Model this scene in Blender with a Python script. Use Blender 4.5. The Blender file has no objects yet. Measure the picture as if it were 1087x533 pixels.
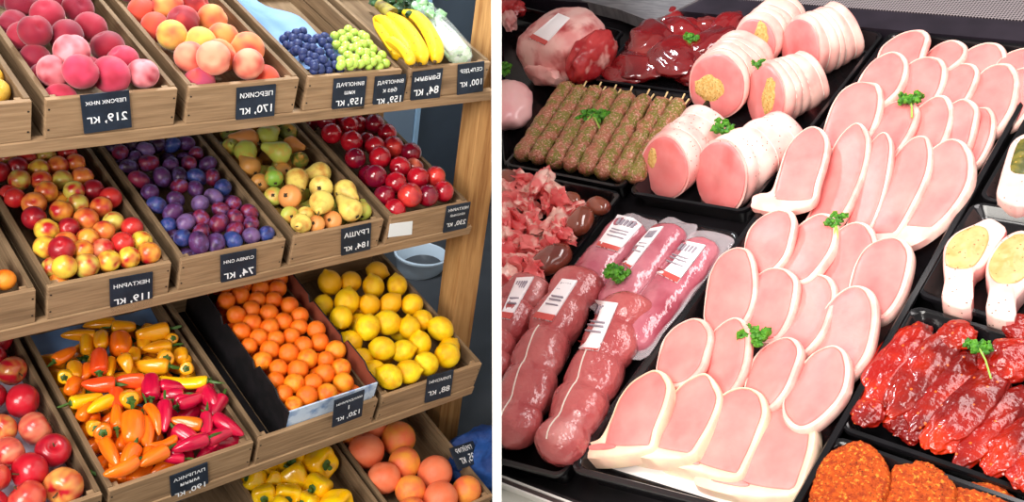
import bpy, bmesh, math, random
from mathutils import Vector, Matrix, noise

random.seed(7)
PI = math.pi
V = Vector
SC = bpy.context.scene
COL = SC.collection

# ------------------------------------------------------------------ camera, world, lights
F, CX, CY = 1050.0, 543.5, 266.5
PITCH = math.radians(32.9)
CAM = V((0, 0, 2.30))
CR = Matrix.Rotation(PI / 2 - PITCH, 3, 'X')            # camera axes -> world
cd = bpy.data.cameras.new('camera')
cd.sensor_fit = 'HORIZONTAL'; cd.sensor_width = 36.0; cd.lens = 36.0 * F / 1087.0
cd.clip_start = 0.05; cd.clip_end = 60
co = bpy.data.objects.new('camera', cd); COL.objects.link(co)
co.matrix_world = Matrix.Translation(CAM) @ CR.to_4x4()
SC.camera = co
SC.view_settings.view_transform = 'Standard'
SC.view_settings.look = 'None'
SC.view_settings.gamma = 1.0
SC.view_settings.use_curve_mapping = False
SC.view_settings.exposure = 0.0

w = bpy.data.worlds.new('world'); SC.world = w; w.use_nodes = True
w.node_tree.nodes['Background'].inputs[0].default_value = (1.0, 0.97, 0.94, 1)
w.node_tree.nodes['Background'].inputs[1].default_value = 0.28

def ortho(m):
    x = V(m[0]).normalized(); y = V(m[1]); y = (y - x * x.dot(y)).normalized()
    return Matrix((x, y, x.cross(y))).transposed()
# rack axes and counter axes, each given as its x and y axis in camera axes
RL = CR @ ortho(((0.74016938, 0.18777989, -0.64566865), (-0.65790898, 0.40064862, -0.63768053)))
RR = CR @ ortho(((0.73587732, -0.21115174, 0.64335022), (0.60327674, 0.63590631, -0.48133184)))
ML = Matrix.Translation(CAM) @ RL.to_4x4()
MR = Matrix.Translation(CAM) @ RR.to_4x4()

def area(name, loc, target, sx, sy, power, col):
    d = bpy.data.lights.new(name, 'AREA'); d.shape = 'RECTANGLE'; d.size = sx; d.size_y = sy
    d.energy = power; d.color = col
    o = bpy.data.objects.new(name, d); COL.objects.link(o)
    o.location = loc
    o.rotation_euler = (V(target) - V(loc)).to_track_quat('-Z', 'Y').to_euler()
    return o
area('shop_window_light', (-1.6, -0.9, 3.0), (-0.5, 2.0, 1.1), 1.8, 1.4, 140, (1.0, 0.95, 0.88))
area('ceiling_light', (-0.6, 0.6, 3.3), (-0.5, 1.9, 1.0), 0.9, 0.9, 40, (1.0, 0.97, 0.92))
area('basin_fill_light', tuple(ML @ V((1.35, 2.72, 0.80))), tuple(ML @ V((1.5, 2.9, -1.2))), 0.4, 0.25, 55, (0.9, 0.96, 1.0))  # added fill lamp, kept out of view, brightens the basin and wall
area('counter_light', (0.9, 1.5, 2.55), (0.55, 1.45, 1.2), 1.3, 0.35, 12, (1.0, 0.93, 0.92))
area('counter_light', (1.1, 0.3, 2.7), (0.5, 1.3, 1.2), 1.2, 0.5, 5.0, (1.0, 0.93, 0.92))

# ------------------------------------------------------------------ helpers
def ray(px, py):
    return CR @ V(((px - CX) / F, -(py - CY) / F, -1.0))
def hit(px, py, M, c, n=(0, 0, 1)):
    """pixel -> point of the plane through c with normal n (both in the axes of M), in those axes"""
    Mi = M.inverted()
    o = Mi @ CAM; d = Mi.to_3x3() @ ray(px, py)
    n = V(n); c = V(c)
    return o + d * ((c - o).dot(n) / d.dot(n))
def proj(p):
    q = CR.transposed() @ (V(p) - CAM)
    return (CX + F * q.x / -q.z, CY - F * q.y / -q.z, -q.z)
def srgb(r, g, b):
    f = lambda c: (c / 255 / 12.92) if c / 255 <= 0.04045 else ((c / 255 + 0.055) / 1.055) ** 2.4
    return (f(r), f(g), f(b), 1.0)

MATS = {}
def mat(name, c1, c2=None, ns=8.0, lo=0.4, hi=0.6, rough=0.5, spec=0.5, bump=None, coat=0.0, coat_r=0.1,
        sss=0.0, objcol=False, stretch=(1, 1, 1), spots=None, trans=0.0, c3=None, ns3=3.0, lo3=0.45, hi3=0.6,
        detail=3.0, sheen=0.0, metal=0.0, spots2=None, alpha=1.0, rnd=True):
    if name in MATS: return MATS[name]
    m = bpy.data.materials.new(name); m.use_nodes = True
    nt = m.node_tree; N = nt.nodes; L = nt.links
    p = N['Principled BSDF']
    tc = N.new('ShaderNodeTexCoord'); oi = N.new('ShaderNodeObjectInfo')
    mp = N.new('ShaderNodeMapping'); mp.inputs['Scale'].default_value = stretch
    if rnd:
        mul = N.new('ShaderNodeMath'); mul.operation = 'MULTIPLY'; mul.inputs[1].default_value = 37.0
        L.new(oi.outputs['Random'], mul.inputs[0])
        add = N.new('ShaderNodeVectorMath'); add.operation = 'ADD'
        L.new(tc.outputs['Object'], add.inputs[0]); L.new(mul.outputs[0], add.inputs[1])
        L.new(add.outputs[0], mp.inputs['Vector'])
    else:
        L.new(tc.outputs['Object'], mp.inputs['Vector'])
    def nz(scale, det=detail):
        n = N.new('ShaderNodeTexNoise'); n.inputs['Scale'].default_value = scale
        n.inputs['Detail'].default_value = det; L.new(mp.outputs[0], n.inputs['Vector'])
        return n.outputs['Fac']
    def rng(sock, a, b):
        r = N.new('ShaderNodeMapRange'); r.inputs['From Min'].default_value = a; r.inputs['From Max'].default_value = b
        L.new(sock, r.inputs['Value']); return r.outputs['Result']
    def mix(fac, a, b):
        x = N.new('ShaderNodeMix'); x.data_type = 'RGBA'
        L.new(fac, x.inputs['Factor'])
        for s, v in ((x.inputs[6], a), (x.inputs[7], b)):
            if isinstance(v, tuple): s.default_value = v
            else: L.new(v, s)
        return x.outputs[2]
    col = oi.outputs['Color'] if objcol else c1
    if c2: col = mix(rng(nz(ns), lo, hi), col, c2)
    if c3: col = mix(rng(nz(ns3), lo3, hi3), col, c3)
    for sp in (spots, spots2):
        if sp:
            vo = N.new('ShaderNodeTexVoronoi'); vo.inputs['Scale'].default_value = sp[1]
            L.new(mp.outputs[0], vo.inputs['Vector'])
            col = mix(rng(vo.outputs['Distance'], sp[2], sp[2] * 0.8), col, sp[0])
    if isinstance(col, tuple): p.inputs['Base Color'].default_value = col
    else: L.new(col, p.inputs['Base Color'])
    p.inputs['Roughness'].default_value = rough
    p.inputs['Specular IOR Level'].default_value = spec
    p.inputs['Coat Weight'].default_value = coat; p.inputs['Coat Roughness'].default_value = coat_r
    p.inputs['Metallic'].default_value = metal
    p.inputs['Sheen Weight'].default_value = sheen
    p.inputs['Transmission Weight'].default_value = trans
    p.inputs['Alpha'].default_value = alpha
    if sss:
        p.inputs['Subsurface Weight'].default_value = sss
        p.inputs['Subsurface Radius'].default_value = (1.0, 0.35, 0.25)
        p.inputs['Subsurface Scale'].default_value = 0.008
    if bump:
        b = N.new('ShaderNodeBump'); b.inputs['Strength'].default_value = bump[1]
        b.inputs['Distance'].default_value = bump[2] if len(bump) > 2 else 0.002
        L.new(nz(bump[0], 4.0), b.inputs['Height']); L.new(b.outputs[0], p.inputs['Normal'])
        if coat: L.new(b.outputs[0], p.inputs['Coat Normal'])
    MATS[name] = m
    return m

class MB:
    def __init__(s): s.v = []; s.f = []
    def add(s, vs, fs):
        o = len(s.v); s.v += [V(v) for v in vs]; s.f += [tuple(i + o for i in f) for f in fs]; return s
    def box(s, lo, hi, bev=0.0):
        (x0, y0, z0), (x1, y1, z1) = lo, hi
        bm = bmesh.new()
        vs = [bm.verts.new(p) for p in ((x0,y0,z0),(x1,y0,z0),(x1,y1,z0),(x0,y1,z0),(x0,y0,z1),(x1,y0,z1),(x1,y1,z1),(x0,y1,z1))]
        for f in ((3,2,1,0),(4,5,6,7),(0,1,5,4),(1,2,6,5),(2,3,7,6),(3,0,4,7)): bm.faces.new([vs[i] for i in f])
        if bev: bmesh.ops.bevel(bm, geom=list(bm.edges), offset=bev, segments=2, affect='EDGES', profile=0.6)
        bm.verts.index_update()
        s.add([v.co.copy() for v in bm.verts], [[v.index for v in f.verts] for f in bm.faces]); bm.free(); return s
    def rings(s, rs, cap0=True, cap1=True, closed=True):
        n = len(rs[0]); vs = [p for r in rs for p in r]; fs = []
        for i in range(len(rs) - 1):
            for j in range(n if closed else n - 1):
                a = i * n + j; b = i * n + (j + 1) % n
                fs.append((a, b, b + n, a + n))
        if cap0: fs.append(tuple(reversed(range(n))))
        if cap1: fs.append(tuple(range((len(rs) - 1) * n, len(rs) * n)))
        return s.add(vs, fs)
    def lathe(s, prof, n=20, fr=None):
        """prof: (r, z); fr(ang, z) multiplies the radius"""
        rs = []
        for r, z in prof:
            rs.append([V((r * math.cos(2*PI*j/n) * (fr(2*PI*j/n, z) if fr else 1), r * math.sin(2*PI*j/n) * (fr(2*PI*j/n, z) if fr else 1), z)) for j in range(n)])
        return s.rings(rs)
    def tube(s, path, rad, n=8, flat=1.0):
        path = [V(p) for p in path]; rs = []
        if not isinstance(rad, (list, tuple)): rad = [rad] * len(path)
        up = V((0.13, 0.21, 1)).normalized()
        for i, p in enumerate(path):
            t = (path[min(i+1, len(path)-1)] - path[max(i-1, 0)]).normalized()
            a = t.cross(up)
            if a.length < 1e-4: a = t.cross(V((1, 0, 0)))
            a.normalize(); b = t.cross(a)
            rs.append([p + (a * math.cos(2*PI*j/n) + b * math.sin(2*PI*j/n) * flat) * rad[i] for j in range(n)])
        return s.rings(rs)
    def ico(s, c, r, sub=2, amp=0.0, freq=1.0, seed=0.0, sq=(1, 1, 1), shear=0.0):
        bm = bmesh.new(); bmesh.ops.create_icosphere(bm, subdivisions=sub, radius=1.0)
        off = V((seed * 3.7, seed * 1.3, seed * 7.1)); vs = []
        for v in bm.verts:
            d = v.co.normalized()
            k = 1.0 + amp * (noise.noise(d * freq + off) + 0.5 * noise.noise(d * freq * 2.3 + off))
            vs.append(V(c) + V((d.x * sq[0], d.y * sq[1] + shear * d.z * sq[2], d.z * sq[2])) * r * k)
        bm.verts.index_update()
        s.add(vs, [[v.index for v in f.verts] for f in bm.faces]); bm.free(); return s
    def slab(s, out, z0, z1, bev=0.003, dome=0.0, zf=None, rings=5):
        """closed outline -> thick slab, rounded edges, domed top; zf(x, y) adds height (bend)"""
        n = len(out); c = V((sum(p[0] for p in out) / n, sum(p[1] for p in out) / n, 0))
        def loop(k, z):
            q = []
            for p in out:
                d = V((p[0], p[1], 0)) - c; l = d.length
                d = d * max(0.0, (l - k) / l) if k < 1 else d * 0
                q.append(c + d + V((0, 0, z)))
            return q
        rs = [loop(bev, z0), loop(0, z0 + bev), loop(0, z1 - bev), loop(bev * 0.35, z1 - bev * 0.35)]
        top = loop(bev, z1); rs.append(top)
        for i in range(1, rings):
            t = i / rings
            rs.append([c + (p - c) * (1 - t) * 1.0 + V((0, 0, z1 - c.z)) * t + V((0, 0, dome * (1 - (1 - t) ** 2))) for p in top])
        for r in rs:
            for p in r:
                if zf: p.z += zf(p.x, p.y)
        return s.rings(rs)
    def mesh(s, name, smooth=True):
        me = bpy.data.meshes.new(name); me.from_pydata([tuple(v) for v in s.v], [], s.f); me.update()
        bm = bmesh.new(); bm.from_mesh(me); bmesh.ops.recalc_face_normals(bm, faces=bm.faces)
        bm.to_mesh(me); bm.free()
        for p in me.polygons: p.use_smooth = smooth
        if smooth: me.set_sharp_from_angle(angle=math.radians(50))
        return me

SIDE = {}
def link(o, side):
    COL.objects.link(o); SIDE[o.name] = side
def tagp(o, label=None, cat=None, group=None, kind=None):
    if label: o['label'] = label
    if cat: o['category'] = cat
    if group: o['group'] = group
    if kind: o['kind'] = kind
    return o
def side_of(M): return 'L' if M is ML else 'R' if M is MR else None
def mesh_obj(name, me, m, M4, side, parent=None, color=None):
    o = bpy.data.objects.new(name, me)
    if m and not me.materials: me.materials.append(m)
    if parent: o.parent = parent; o.matrix_basis = M4
    else: o.matrix_world = M4
    if color: o.color = color
    link(o, side); return o
def empty(name, M4, side):
    o = bpy.data.objects.new(name, None); o.empty_display_size = 0.02; o.matrix_world = M4; link(o, side); return o
I4 = Matrix.Identity(4)
def frame(o, x, y, z):
    return Matrix(((x[0], y[0], z[0], o[0]), (x[1], y[1], z[1], o[1]), (x[2], y[2], z[2], o[2]), (0, 0, 0, 1)))
def basis(o, z, hint=(0, 0, 1)):
    z = V(z).normalized(); h = V(hint)
    if abs(z.dot(h.normalized())) > 0.97: h = V((1, 0.1, 0))
    x = h.cross(z).normalized(); return frame(o, x, z.cross(x), z)
ORD = ['', 'first', 'second', 'third', 'fourth', 'fifth', 'sixth', 'seventh', 'eighth', 'ninth', 'tenth', 'eleventh', 'twelfth', 'thirteenth', 'fourteenth', 'fifteenth', 'sixteenth']
def spline(pts, n, closed=True):
    out = []; k = len(pts); seg = k if closed else k - 1
    for i in range(seg):
        g = (lambda j: pts[j % k]) if closed else (lambda j: pts[max(0, min(k - 1, j))])
        p0, p1, p2, p3 = V(g(i-1)), V(g(i)), V(g(i+1)), V(g(i+2))
        for t in [j / n for j in range(n)]:
            out.append(0.5 * ((2*p1) + (p2-p0)*t + (2*p0-5*p1+4*p2-p3)*t*t + (3*p1-p0-3*p2+p3)*t**3))
    if not closed: out.append(V(pts[-1]))
    return out

# ------------------------------------------------------------------ materials
wood = mat('crate wood', srgb(166, 136, 104), srgb(134, 106, 78), ns=7, stretch=(1.5, 14, 22), lo=0.3, hi=0.75, rough=0.7, spec=0.25, bump=(12, 0.2), c3=srgb(98, 76, 56), ns3=2.2, lo3=0.55, hi3=0.85)
woodc = mat('darker crate wood', srgb(136, 112, 86), srgb(104, 84, 62), ns=7, stretch=(14, 1.5, 22), lo=0.3, hi=0.75, rough=0.75, spec=0.2, bump=(12, 0.2), c3=srgb(96, 74, 54), ns3=2.2, lo3=0.5, hi3=0.8)  # darker copy of the crate wood for side, base and shelf boards
woodp = mat('post wood', srgb(190, 145, 92), srgb(146, 100, 56), ns=5, stretch=(14, 14, 1.2), lo=0.35, hi=0.7, rough=0.6, spec=0.3, bump=(20, 0.2))
slate = mat('chalkboard', srgb(24, 34, 48), srgb(34, 46, 62), ns=20, rough=0.6, spec=0.3)
chalk = mat('chalk', srgb(240, 244, 250), rough=0.9)
white_paint = mat('white panel paint', srgb(252, 251, 244), rough=0.6, spec=0.2)

# ------------------------------------------------------------------ the setting
# partition between the two stands
D0 = 1.30; TH = 9.3 * D0 / F
cdir = CR @ V(((527.6 - CX) / F, 0, -1)); PN = (CR @ V((1, 0, (527.6 - CX) / F))).normalized()   # normal of the upright panel
def up_pt(dep, s): return CAM + CR @ V(((527.6 - CX) / F * dep, s, -dep))
b0 = up_pt(D0, -0.42); t0 = up_pt(D0, 0.42)
hd = V((cdir.x, cdir.y, 0)).normalized()
far = CAM + hd * 3.9
poly = [V((b0.x, b0.y, 0)), b0, t0, V((far.x, far.y, t0.z)), V((far.x, far.y, 0))]
pb = MB(); n5 = len(poly)
pb.add([p - PN * TH / 2 for p in poly] + [p + PN * TH / 2 for p in poly],
       [tuple(range(n5)), tuple(reversed(range(n5, 2 * n5)))] + [(i, (i + 1) % n5, (i + 1) % n5 + n5, i + n5) for i in range(n5)])
o = mesh_obj('trim_1', pb.mesh('partition', False), white_paint, I4, None)
tagp(o, 'slim white upright partition panel between the fruit rack and the meat counter', 'partition', kind='structure')
# floor
fm = mat('floor tile', srgb(62, 64, 68), srgb(52, 54, 58), ns=4, rough=0.4)
o = mesh_obj('floor', MB().box((-4, -2.5, -0.05), (4, 5.5, 0)).mesh('floor', False), fm, I4, None)
tagp(o, 'grey shop floor under both stands', 'floor', kind='structure')
# wall behind the rack (rack axes)
wallm = mat('slate blue wall', srgb(62, 74, 88), srgb(50, 60, 74), ns=2, rough=0.6)
o = mesh_obj('wall_left', MB().box((-1.5, 3.05, -2.4), (3.6, 3.15, 0.6)).mesh('wall', False), wallm, ML, 'L')
tagp(o, 'dark slate blue wall behind the fruit rack', 'wall', kind='structure')
o = mesh_obj('wall_back', MB().box((-4, 4.4, 0), (4, 4.5, 3.6)).mesh('wall', False), mat('shop wall', srgb(60, 60, 66), rough=0.6), I4, None)
tagp(o, 'dark shop wall far behind both stands', 'wall', kind='structure')

# ------------------------------------------------------------------ the fruit rack (rack axes: x along the shelves, y back, z up)
TH_ = math.radians(13.3856)
DV = V((0, math.cos(TH_), math.sin(TH_))); NV = V((0, -math.sin(TH_), math.cos(TH_)))
ROWS = [(1.905, -0.6586, 0.615, 0.2624, 0.0256, 4), (1.886, -1.0501, 0.5905, 0.2624, 0.0238, 4),
        (1.7055, -1.467, 0.2771, 0.3385, 0.0155, 4), (1.60, -1.87, 0.413, 0.312, 0.0125, 4)]
LC = 0.56; HC = 0.088; BT = 0.011
def crate_x(k, i):
    y, z, x0, W, g, n = ROWS[k]
    return x0 + i * (W + g)
def crate_frame(k, i):
    y, z, x0, W, g, n = ROWS[k]
    return ML @ frame(V((crate_x(k, i), y, z)), V((1, 0, 0)), DV, NV)

rack = empty('display_rack', ML @ Matrix.Translation((1.2, 2.1, -2.15)), 'L')
tagp(rack, 'stepped wooden shop rack holding four rows of tilted fruit crates', 'rack')
MLi = (ML @ Matrix.Translation((1.2, 2.1, -2.15))).inverted() @ ML
def rackpart(name, mb, m): return mesh_obj(name, mb.mesh(name, False), m, MLi, 'L', rack)
for px_, py_, a, b in ((1.775, 1.96, 0.088, 0.075), (1.775, 2.50, 0.075, 0.06)):
    rackpart('post', MB().box((px_, py_, -2.25), (px_ + a, py_ + b, 0.25), 0.003), woodp)
for px_, py_ in ((-0.42, 1.96), (-0.42, 2.50)):
    rackpart('post', MB().box((px_, py_, -2.25), (px_ + 0.08, py_ + 0.07, 0.1), 0.003), woodp)
for k, (y, z, x0, W, g, n) in enumerate(ROWS):
    xr = x0 + n * (W + g) - g + (0.02 if k < 2 else 0.0)
    B = frame(V((0, y, z)), V((1, 0, 0)), DV, NV)
    mb = MB().box((-0.5, -0.004, -HC - 0.030), (xr + (0.02 if k < 2 else 0), 0.016, -HC - 0.001), 0.002)
    mesh_obj('shelf_beam', mb.mesh('shelf_beam', False), wood, MLi @ B, 'L', rack)
    mb = MB().box((-0.5, 0.016, -HC - 0.026), (xr, LC + 0.02, -HC - 0.0065))
    mesh_obj('shelf_board', mb.mesh('shelf_board', False), woodc, MLi @ B, 'L', rack)
    mb = MB().box((1.70, 0.03, -HC - 0.05), (1.775, 0.07, -HC - 0.026), 0.002)
    if k < 2: mesh_obj('shelf_bracket', mb.mesh('shelf_bracket', False), woodp, MLi @ B, 'L', rack)

CR_NAMES = {}
def crate(k, i, label, inner=None, x0=None, W=None):
    yy, zz, _, w_, g, n = ROWS[k]
    W = W or w_
    M4 = crate_frame(k, i)
    r = empty('fruit_crate', M4 @ Matrix.Translation((W / 2, LC / 2, -HC)), 'L')
    P = Matrix.Translation((-W / 2, -LC / 2, HC))
    def part(name, lo, hi, m, bev=0.0015): return mesh_obj(name, MB().box(lo, hi, bev).mesh(name, False), m, P, 'L', r)
    fh = 0.012
    part('front_board', (0, 0, -HC), (W, BT, 0), wood)
    for a in (0, W - BT):
        part('side_board', (a, BT, -HC * 0.48), (a + BT, LC - BT, 0.002), woodc)
        part('side_board', (a, BT, -HC), (a + BT, LC - BT, -HC * 0.52), woodc)
    part('back_board', (0, LC - BT, -HC), (W, LC, 0.004), wood)
    part('base_board', (BT, BT, -HC + 0.001), (W - BT, LC - BT, -HC + 0.009), woodc)
    for a, s in ((BT, 1), (W - BT, -1)):
        part('corner_block', (min(a, a + s * 0.014), BT, -HC + 0.009), (max(a, a + s * 0.014), BT + 0.014, -0.004), wood)
    # nails on the front board ends
    mb = MB()
    for a in (0.006, W - 0.006):
        for c in (-0.022, -HC + 0.02):
            mb.lathe([(0.0, -0.0008), (0.0022, -0.0006), (0.0022, 0.0006), (0.0, 0.001)], 8)
            for q in mb.v[-32:]:
                q.x, q.y, q.z = q.x + a, -q.z, q.y + c
    mesh_obj('nail', mb.mesh('nail'), mat('iron nail', srgb(60, 52, 46), rough=0.5, metal=0.6), P, 'L', r)
    tagp(r, label, 'crate', 'wooden fruit crates on the rack')
    return r

for k, i, lab in (
    (0, -1, 'wooden crate cut by the left photo edge on the top shelf'),
    (0, 0, 'wooden crate of dark pink peaches on the top shelf'),
    (0, 1, 'wooden crate of orange peaches on the top shelf'),
    (0, 2, 'wooden crate of blue and green grapes on the top shelf'),
    (0, 3, 'wooden crate of bananas and bagged greens on the top shelf'),
    (1, -1, 'wooden crate with an orange fruit at the left photo edge'),
    (1, 0, 'wooden crate of red and yellow nectarines on the middle shelf'),
    (1, 1, 'wooden crate of purple plums on the middle shelf'),
    (1, 2, 'wooden crate of yellow pears on the middle shelf'),
    (1, 3, 'wooden crate of shiny red nectarines on the middle shelf'),
    (2, 0, 'wooden crate of red apples at the lower left'),
    (2, 1, 'wooden crate of small orange, yellow and red sweet peppers'),
    (2, 2, 'wooden crate holding the black mandarin carton'),
    (2, 3, 'wooden crate of lemons beside the mandarin carton'),
    (3, 2, 'wooden crate of yellow bell peppers on the lowest shelf'),
    (3, 3, 'wooden crate of grapefruits on the lowest shelf')):
    crate(k, i, lab)

# ------------------------------------------------------------------ price tags, lettering mirrored as in the photograph
def text_mesh(body):
    c = bpy.data.curves.new('t', 'FONT'); c.body = body; c.size = 1.0; c.resolution_u = 3; c.offset = 0.012
    o = bpy.data.objects.new('t', c); COL.objects.link(o)
    dg = bpy.context.evaluated_depsgraph_get(); dg.update()
    me = bpy.data.meshes.new_from_object(o.evaluated_get(dg))
    vs = [v.co.copy() for v in me.vertices]; fs = [tuple(p.vertices) for p in me.polygons]
    bpy.data.objects.remove(o); bpy.data.meshes.remove(me)
    return vs, fs
def price_tag(corners, k, lines, label, off=0.004, plane=None):
    y, z = ROWS[k][:2]
    c, n = plane if plane else (V((0, y, z)) - DV * off, -DV)
    pts = [hit(px, py, ML, c, n) for px, py in corners]
    ctr = sum(pts, V()) / 4
    u = ((pts[1] - pts[0]) + (pts[2] - pts[3])) / 2; v = ((pts[3] - pts[0]) + (pts[2] - pts[1])) / 2
    wd, ht = u.length, v.length
    nn = u.cross(v).normalized()
    if nn.dot(n) < 0: nn = -nn
    X = u.normalized(); Z = nn; Y = Z.cross(X)
    sh = v.dot(X) / v.dot(Y) if abs(v.dot(Y)) > 1e-6 else 0           # a slanted card
    hh = abs(v.dot(Y))
    r = empty('price_tag', ML @ frame(ctr, X, Y, Z), 'L')
    card = [V((a * wd / 2 + sh * b * hh / 2 * 0.6, b * hh / 2, 0)) for a, b in ((-1, -1), (1, -1), (1, 1), (-1, 1))]
    mb = MB().rings([[p + V((0, 0, -0.003)) for p in card], card])
    mesh_obj('card', mb.mesh('card', False), slate, I4, 'L', r)
    for body, cy_, hgt, maxw in lines:
        mb = MB(); vs, fs = text_mesh(body)
        if not vs: continue
        xs = [p.x for p in vs]; ys = [p.y for p in vs]
        w0, h0 = max(xs) - min(xs), max(ys) - min(ys)
        s = hgt * hh / 0.72; s = min(s, maxw * wd / w0)
        yc = (0.5 - cy_) * hh
        out = []
        for p in vs:
            X_ = -(p.x - (max(xs) + min(xs)) / 2) * s; Y_ = (p.y - 0.36) * s + yc       # mirrored writing
            out.append(V((X_ + sh * Y_ * 0.6, Y_, 0.0007)))
        mb.add(out, [tuple(reversed(f)) for f in fs])
        mesh_obj('chalk_writing', mb.mesh('writing', False), chalk, I4, 'L', r)
    tagp(r, label, 'price tag', 'chalk price tags on the crates')
    return r
def L2(a, b): return [(a, 0.22, 0.20, 0.84), (b, 0.64, 0.35, 0.84)]
price_tag([(84,102),(135,96),(142,135),(91,142)], 0, L2('ПЕРСИК ИНЖ', '219, кг'), 'black price tag chalked 219 on the dark pink peach crate')
price_tag([(250,94),(292,90),(292,126),(252,131)], 0, L2('ПЕРСИКИ', '170, кг'), 'black price tag chalked 170 on the orange peach crate')
price_tag([(353,84),(388,82),(388,115),(354,119)], 0, [('ВИНОГРАД', 0.18, 0.17, 0.84), ('киш', 0.42, 0.13, 0.4), ('159, кг', 0.72, 0.25, 0.8)], 'black price tag chalked 159 under the blue grapes')
price_tag([(397,82),(430,79),(429,113),(397,117)], 0, [('ВИНОГРАД', 0.18, 0.17, 0.84), ('без к', 0.42, 0.13, 0.5), ('159, кг', 0.72, 0.25, 0.8)], 'black price tag chalked 159 right of the grapes corner')
price_tag([(437,77),(469,73),(468,105),(437,110)], 0, L2('Бананы', '84, кг'), 'black price tag chalked 84 under the bananas')
price_tag([(484,69),(512,66),(515,96),(488,101)], 0, L2('СЕЛЬДЕР', '100, кг'), 'black price tag chalked 100 at the right end of the top shelf')
price_tag([(115,298),(160,289),(164,325),(119,333)], 1, L2('НЕКТАРИН', '119, кг'), 'black price tag chalked 119 on the yellow nectarine crate')
price_tag([(232,272),(270,265),(274,297),(237,305)], 1, L2('СЛИВА СИН', '74, кг'), 'black price tag chalked 74 on the plum crate')
price_tag([(361,244),(391,238),(396,268),(364,276)], 1, L2('ГРУША', '184, кг'), 'black price tag chalked 184 on the pear crate')
price_tag([(473,220),(498,215),(497,242),(472,247)], 1, [('НЕКТАРИН', 0.16, 0.15, 0.84), ('КРАСНЫЙ', 0.38, 0.14, 0.6), ('230, кг', 0.70, 0.24, 0.82)], 'black price tag chalked 230 on the red nectarine crate')
price_tag([(179,507),(219,492),(223,519),(184,535)], 2, [('ПАПРИКА', 0.18, 0.17, 0.84), ('мини', 0.40, 0.14, 0.5), ('190, кг', 0.72, 0.26, 0.82)], 'black price tag chalked 190 on the small pepper crate')
price_tag([(354,427),(386,414),(385,442),(354,453)], 2, [('МАНДАРИНЫ', 0.18, 0.16, 0.86), ('1', 0.42, 0.16, 0.4), ('120, кг', 0.74, 0.26, 0.8)], 'black price tag chalked 120 on the mandarin carton', off=0.022)
price_tag([(451.5,402),(478,393),(482,420),(453.5,426.5)], 2, L2('ЛИМОНЫ', '88, кг'), 'black price tag chalked 88 on the lemon crate')
price_tag([(475,477),(501,468),(512,490),(489,498)], 3, L2('ГРЕЙПФР', '95, кг'), 'black price tag chalked 95 on the grapefruit crate edge',
          plane=(V((crate_x(3, 3) + 0.318, 1.6 + 0.12, -1.87 + 0.03)), V((0.35, -0.75, 0.5)).normalized()))

# ------------------------------------------------------------------ produce shapes
def sphere_prof(n, f): return [(0 if i in (0, n) else f(PI * i / n)[0], f(PI * i / n)[1]) for i in range(n + 1)]
def fruit_mesh(kind):
    mb = MB(); n = 16
    if kind == 'peach':       # groove down one side, dimple at the top
        def fr(a, z): return 1 - 0.11 * math.exp(-((math.atan2(math.sin(a), math.cos(a))) / 0.26) ** 2)
        pr = []
        for i in range(n + 1):
            t = PI * i / n
            z = -math.cos(t); r = math.sin(t)
            z -= 0.20 * math.exp(-(r / 0.26) ** 2) if z > 0 else -0.05 * math.exp(-(r / 0.3) ** 2)
            pr.append((max(r, 0.004), z * 0.93))
        mb.lathe(pr, 28, fr)
    elif kind == 'nectarine':
        def fr(a, z): return 1 - 0.055 * math.exp(-((math.atan2(math.sin(a), math.cos(a))) / 0.22) ** 2)
        pr = [(max(math.sin(PI*i/n), 0.004), -math.cos(PI*i/n) * 0.97 - (0.14 * math.exp(-(math.sin(PI*i/n) / 0.22) ** 2) if i > n / 2 else 0)) for i in range(n + 1)]
        mb.lathe(pr, 24, fr)
    elif kind == 'plum':
        def fr(a, z): return 1 - 0.05 * math.exp(-((math.atan2(math.sin(a), math.cos(a))) / 0.2) ** 2)
        pr = [(max(math.sin(PI*i/n) * 0.9, 0.004), -math.cos(PI*i/n) * 1.12) for i in range(n + 1)]
        mb.lathe(pr, 20, fr)
    elif kind == 'citrus':
        pr = [(max(math.sin(PI*i/n), 0.004), -math.cos(PI*i/n) * 0.95 - (0.07 * math.exp(-(math.sin(PI*i/n) / 0.16) ** 2) if i > n / 2 else 0)) for i in range(n + 1)]
        mb.lathe(pr, 22)
    elif kind == 'lemon':
        pr = []
        for i in range(n + 5):
            t = PI * i / (n + 4); z = -math.cos(t) * 1.06; r = math.sin(t)
            if z > 0: z += 0.22 * math.exp(-(r / 0.20) ** 2)
            else: z -= 0.08 * math.exp(-(r / 0.25) ** 2)
            pr.append((max(r * 0.97, 0.004), z))
        mb.lathe(pr, 22)
    elif kind == 'apple':
        def fr(a, z): return 1 + 0.03 * math.cos(5 * a) * (-z if z < 0 else 0.2)
        pr = []
        for i in range(n + 1):
            t = PI * i / n; r = math.sin(t); z = -math.cos(t) * 0.9
            k = 1 + 0.06 * (z > 0) * z
            z += (-0.34 if z > 0 else 0.18) * math.exp(-(r / 0.30) ** 2)
            pr.append((max(r * k, 0.004), z))
        mb.lathe(pr, 26, fr)
    elif kind == 'pear':
        pts = [(0.004, -0.92), (0.3, -0.98), (0.68, -0.82), (0.95, -0.42), (1.0, -0.08), (0.88, 0.35), (0.64, 0.78), (0.47, 1.15), (0.36, 1.45), (0.2, 1.62), (0.004, 1.60)]
        s = spline([V((a, b, 0)) for a, b in pts], 3, False)
        mb.lathe([(max(p.x, 0.004), p.y) for p in s], 22)
    return mb.mesh(kind)
FM = {k: fruit_mesh(k) for k in ('peach', 'nectarine', 'plum', 'citrus', 'lemon', 'apple', 'pear')}
def new_mesh(src, m): me = src.copy(); me.materials.clear(); me.materials.append(m); return me
stemm = mat('brown stem', srgb(88, 70, 40), rough=0.8)
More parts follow.
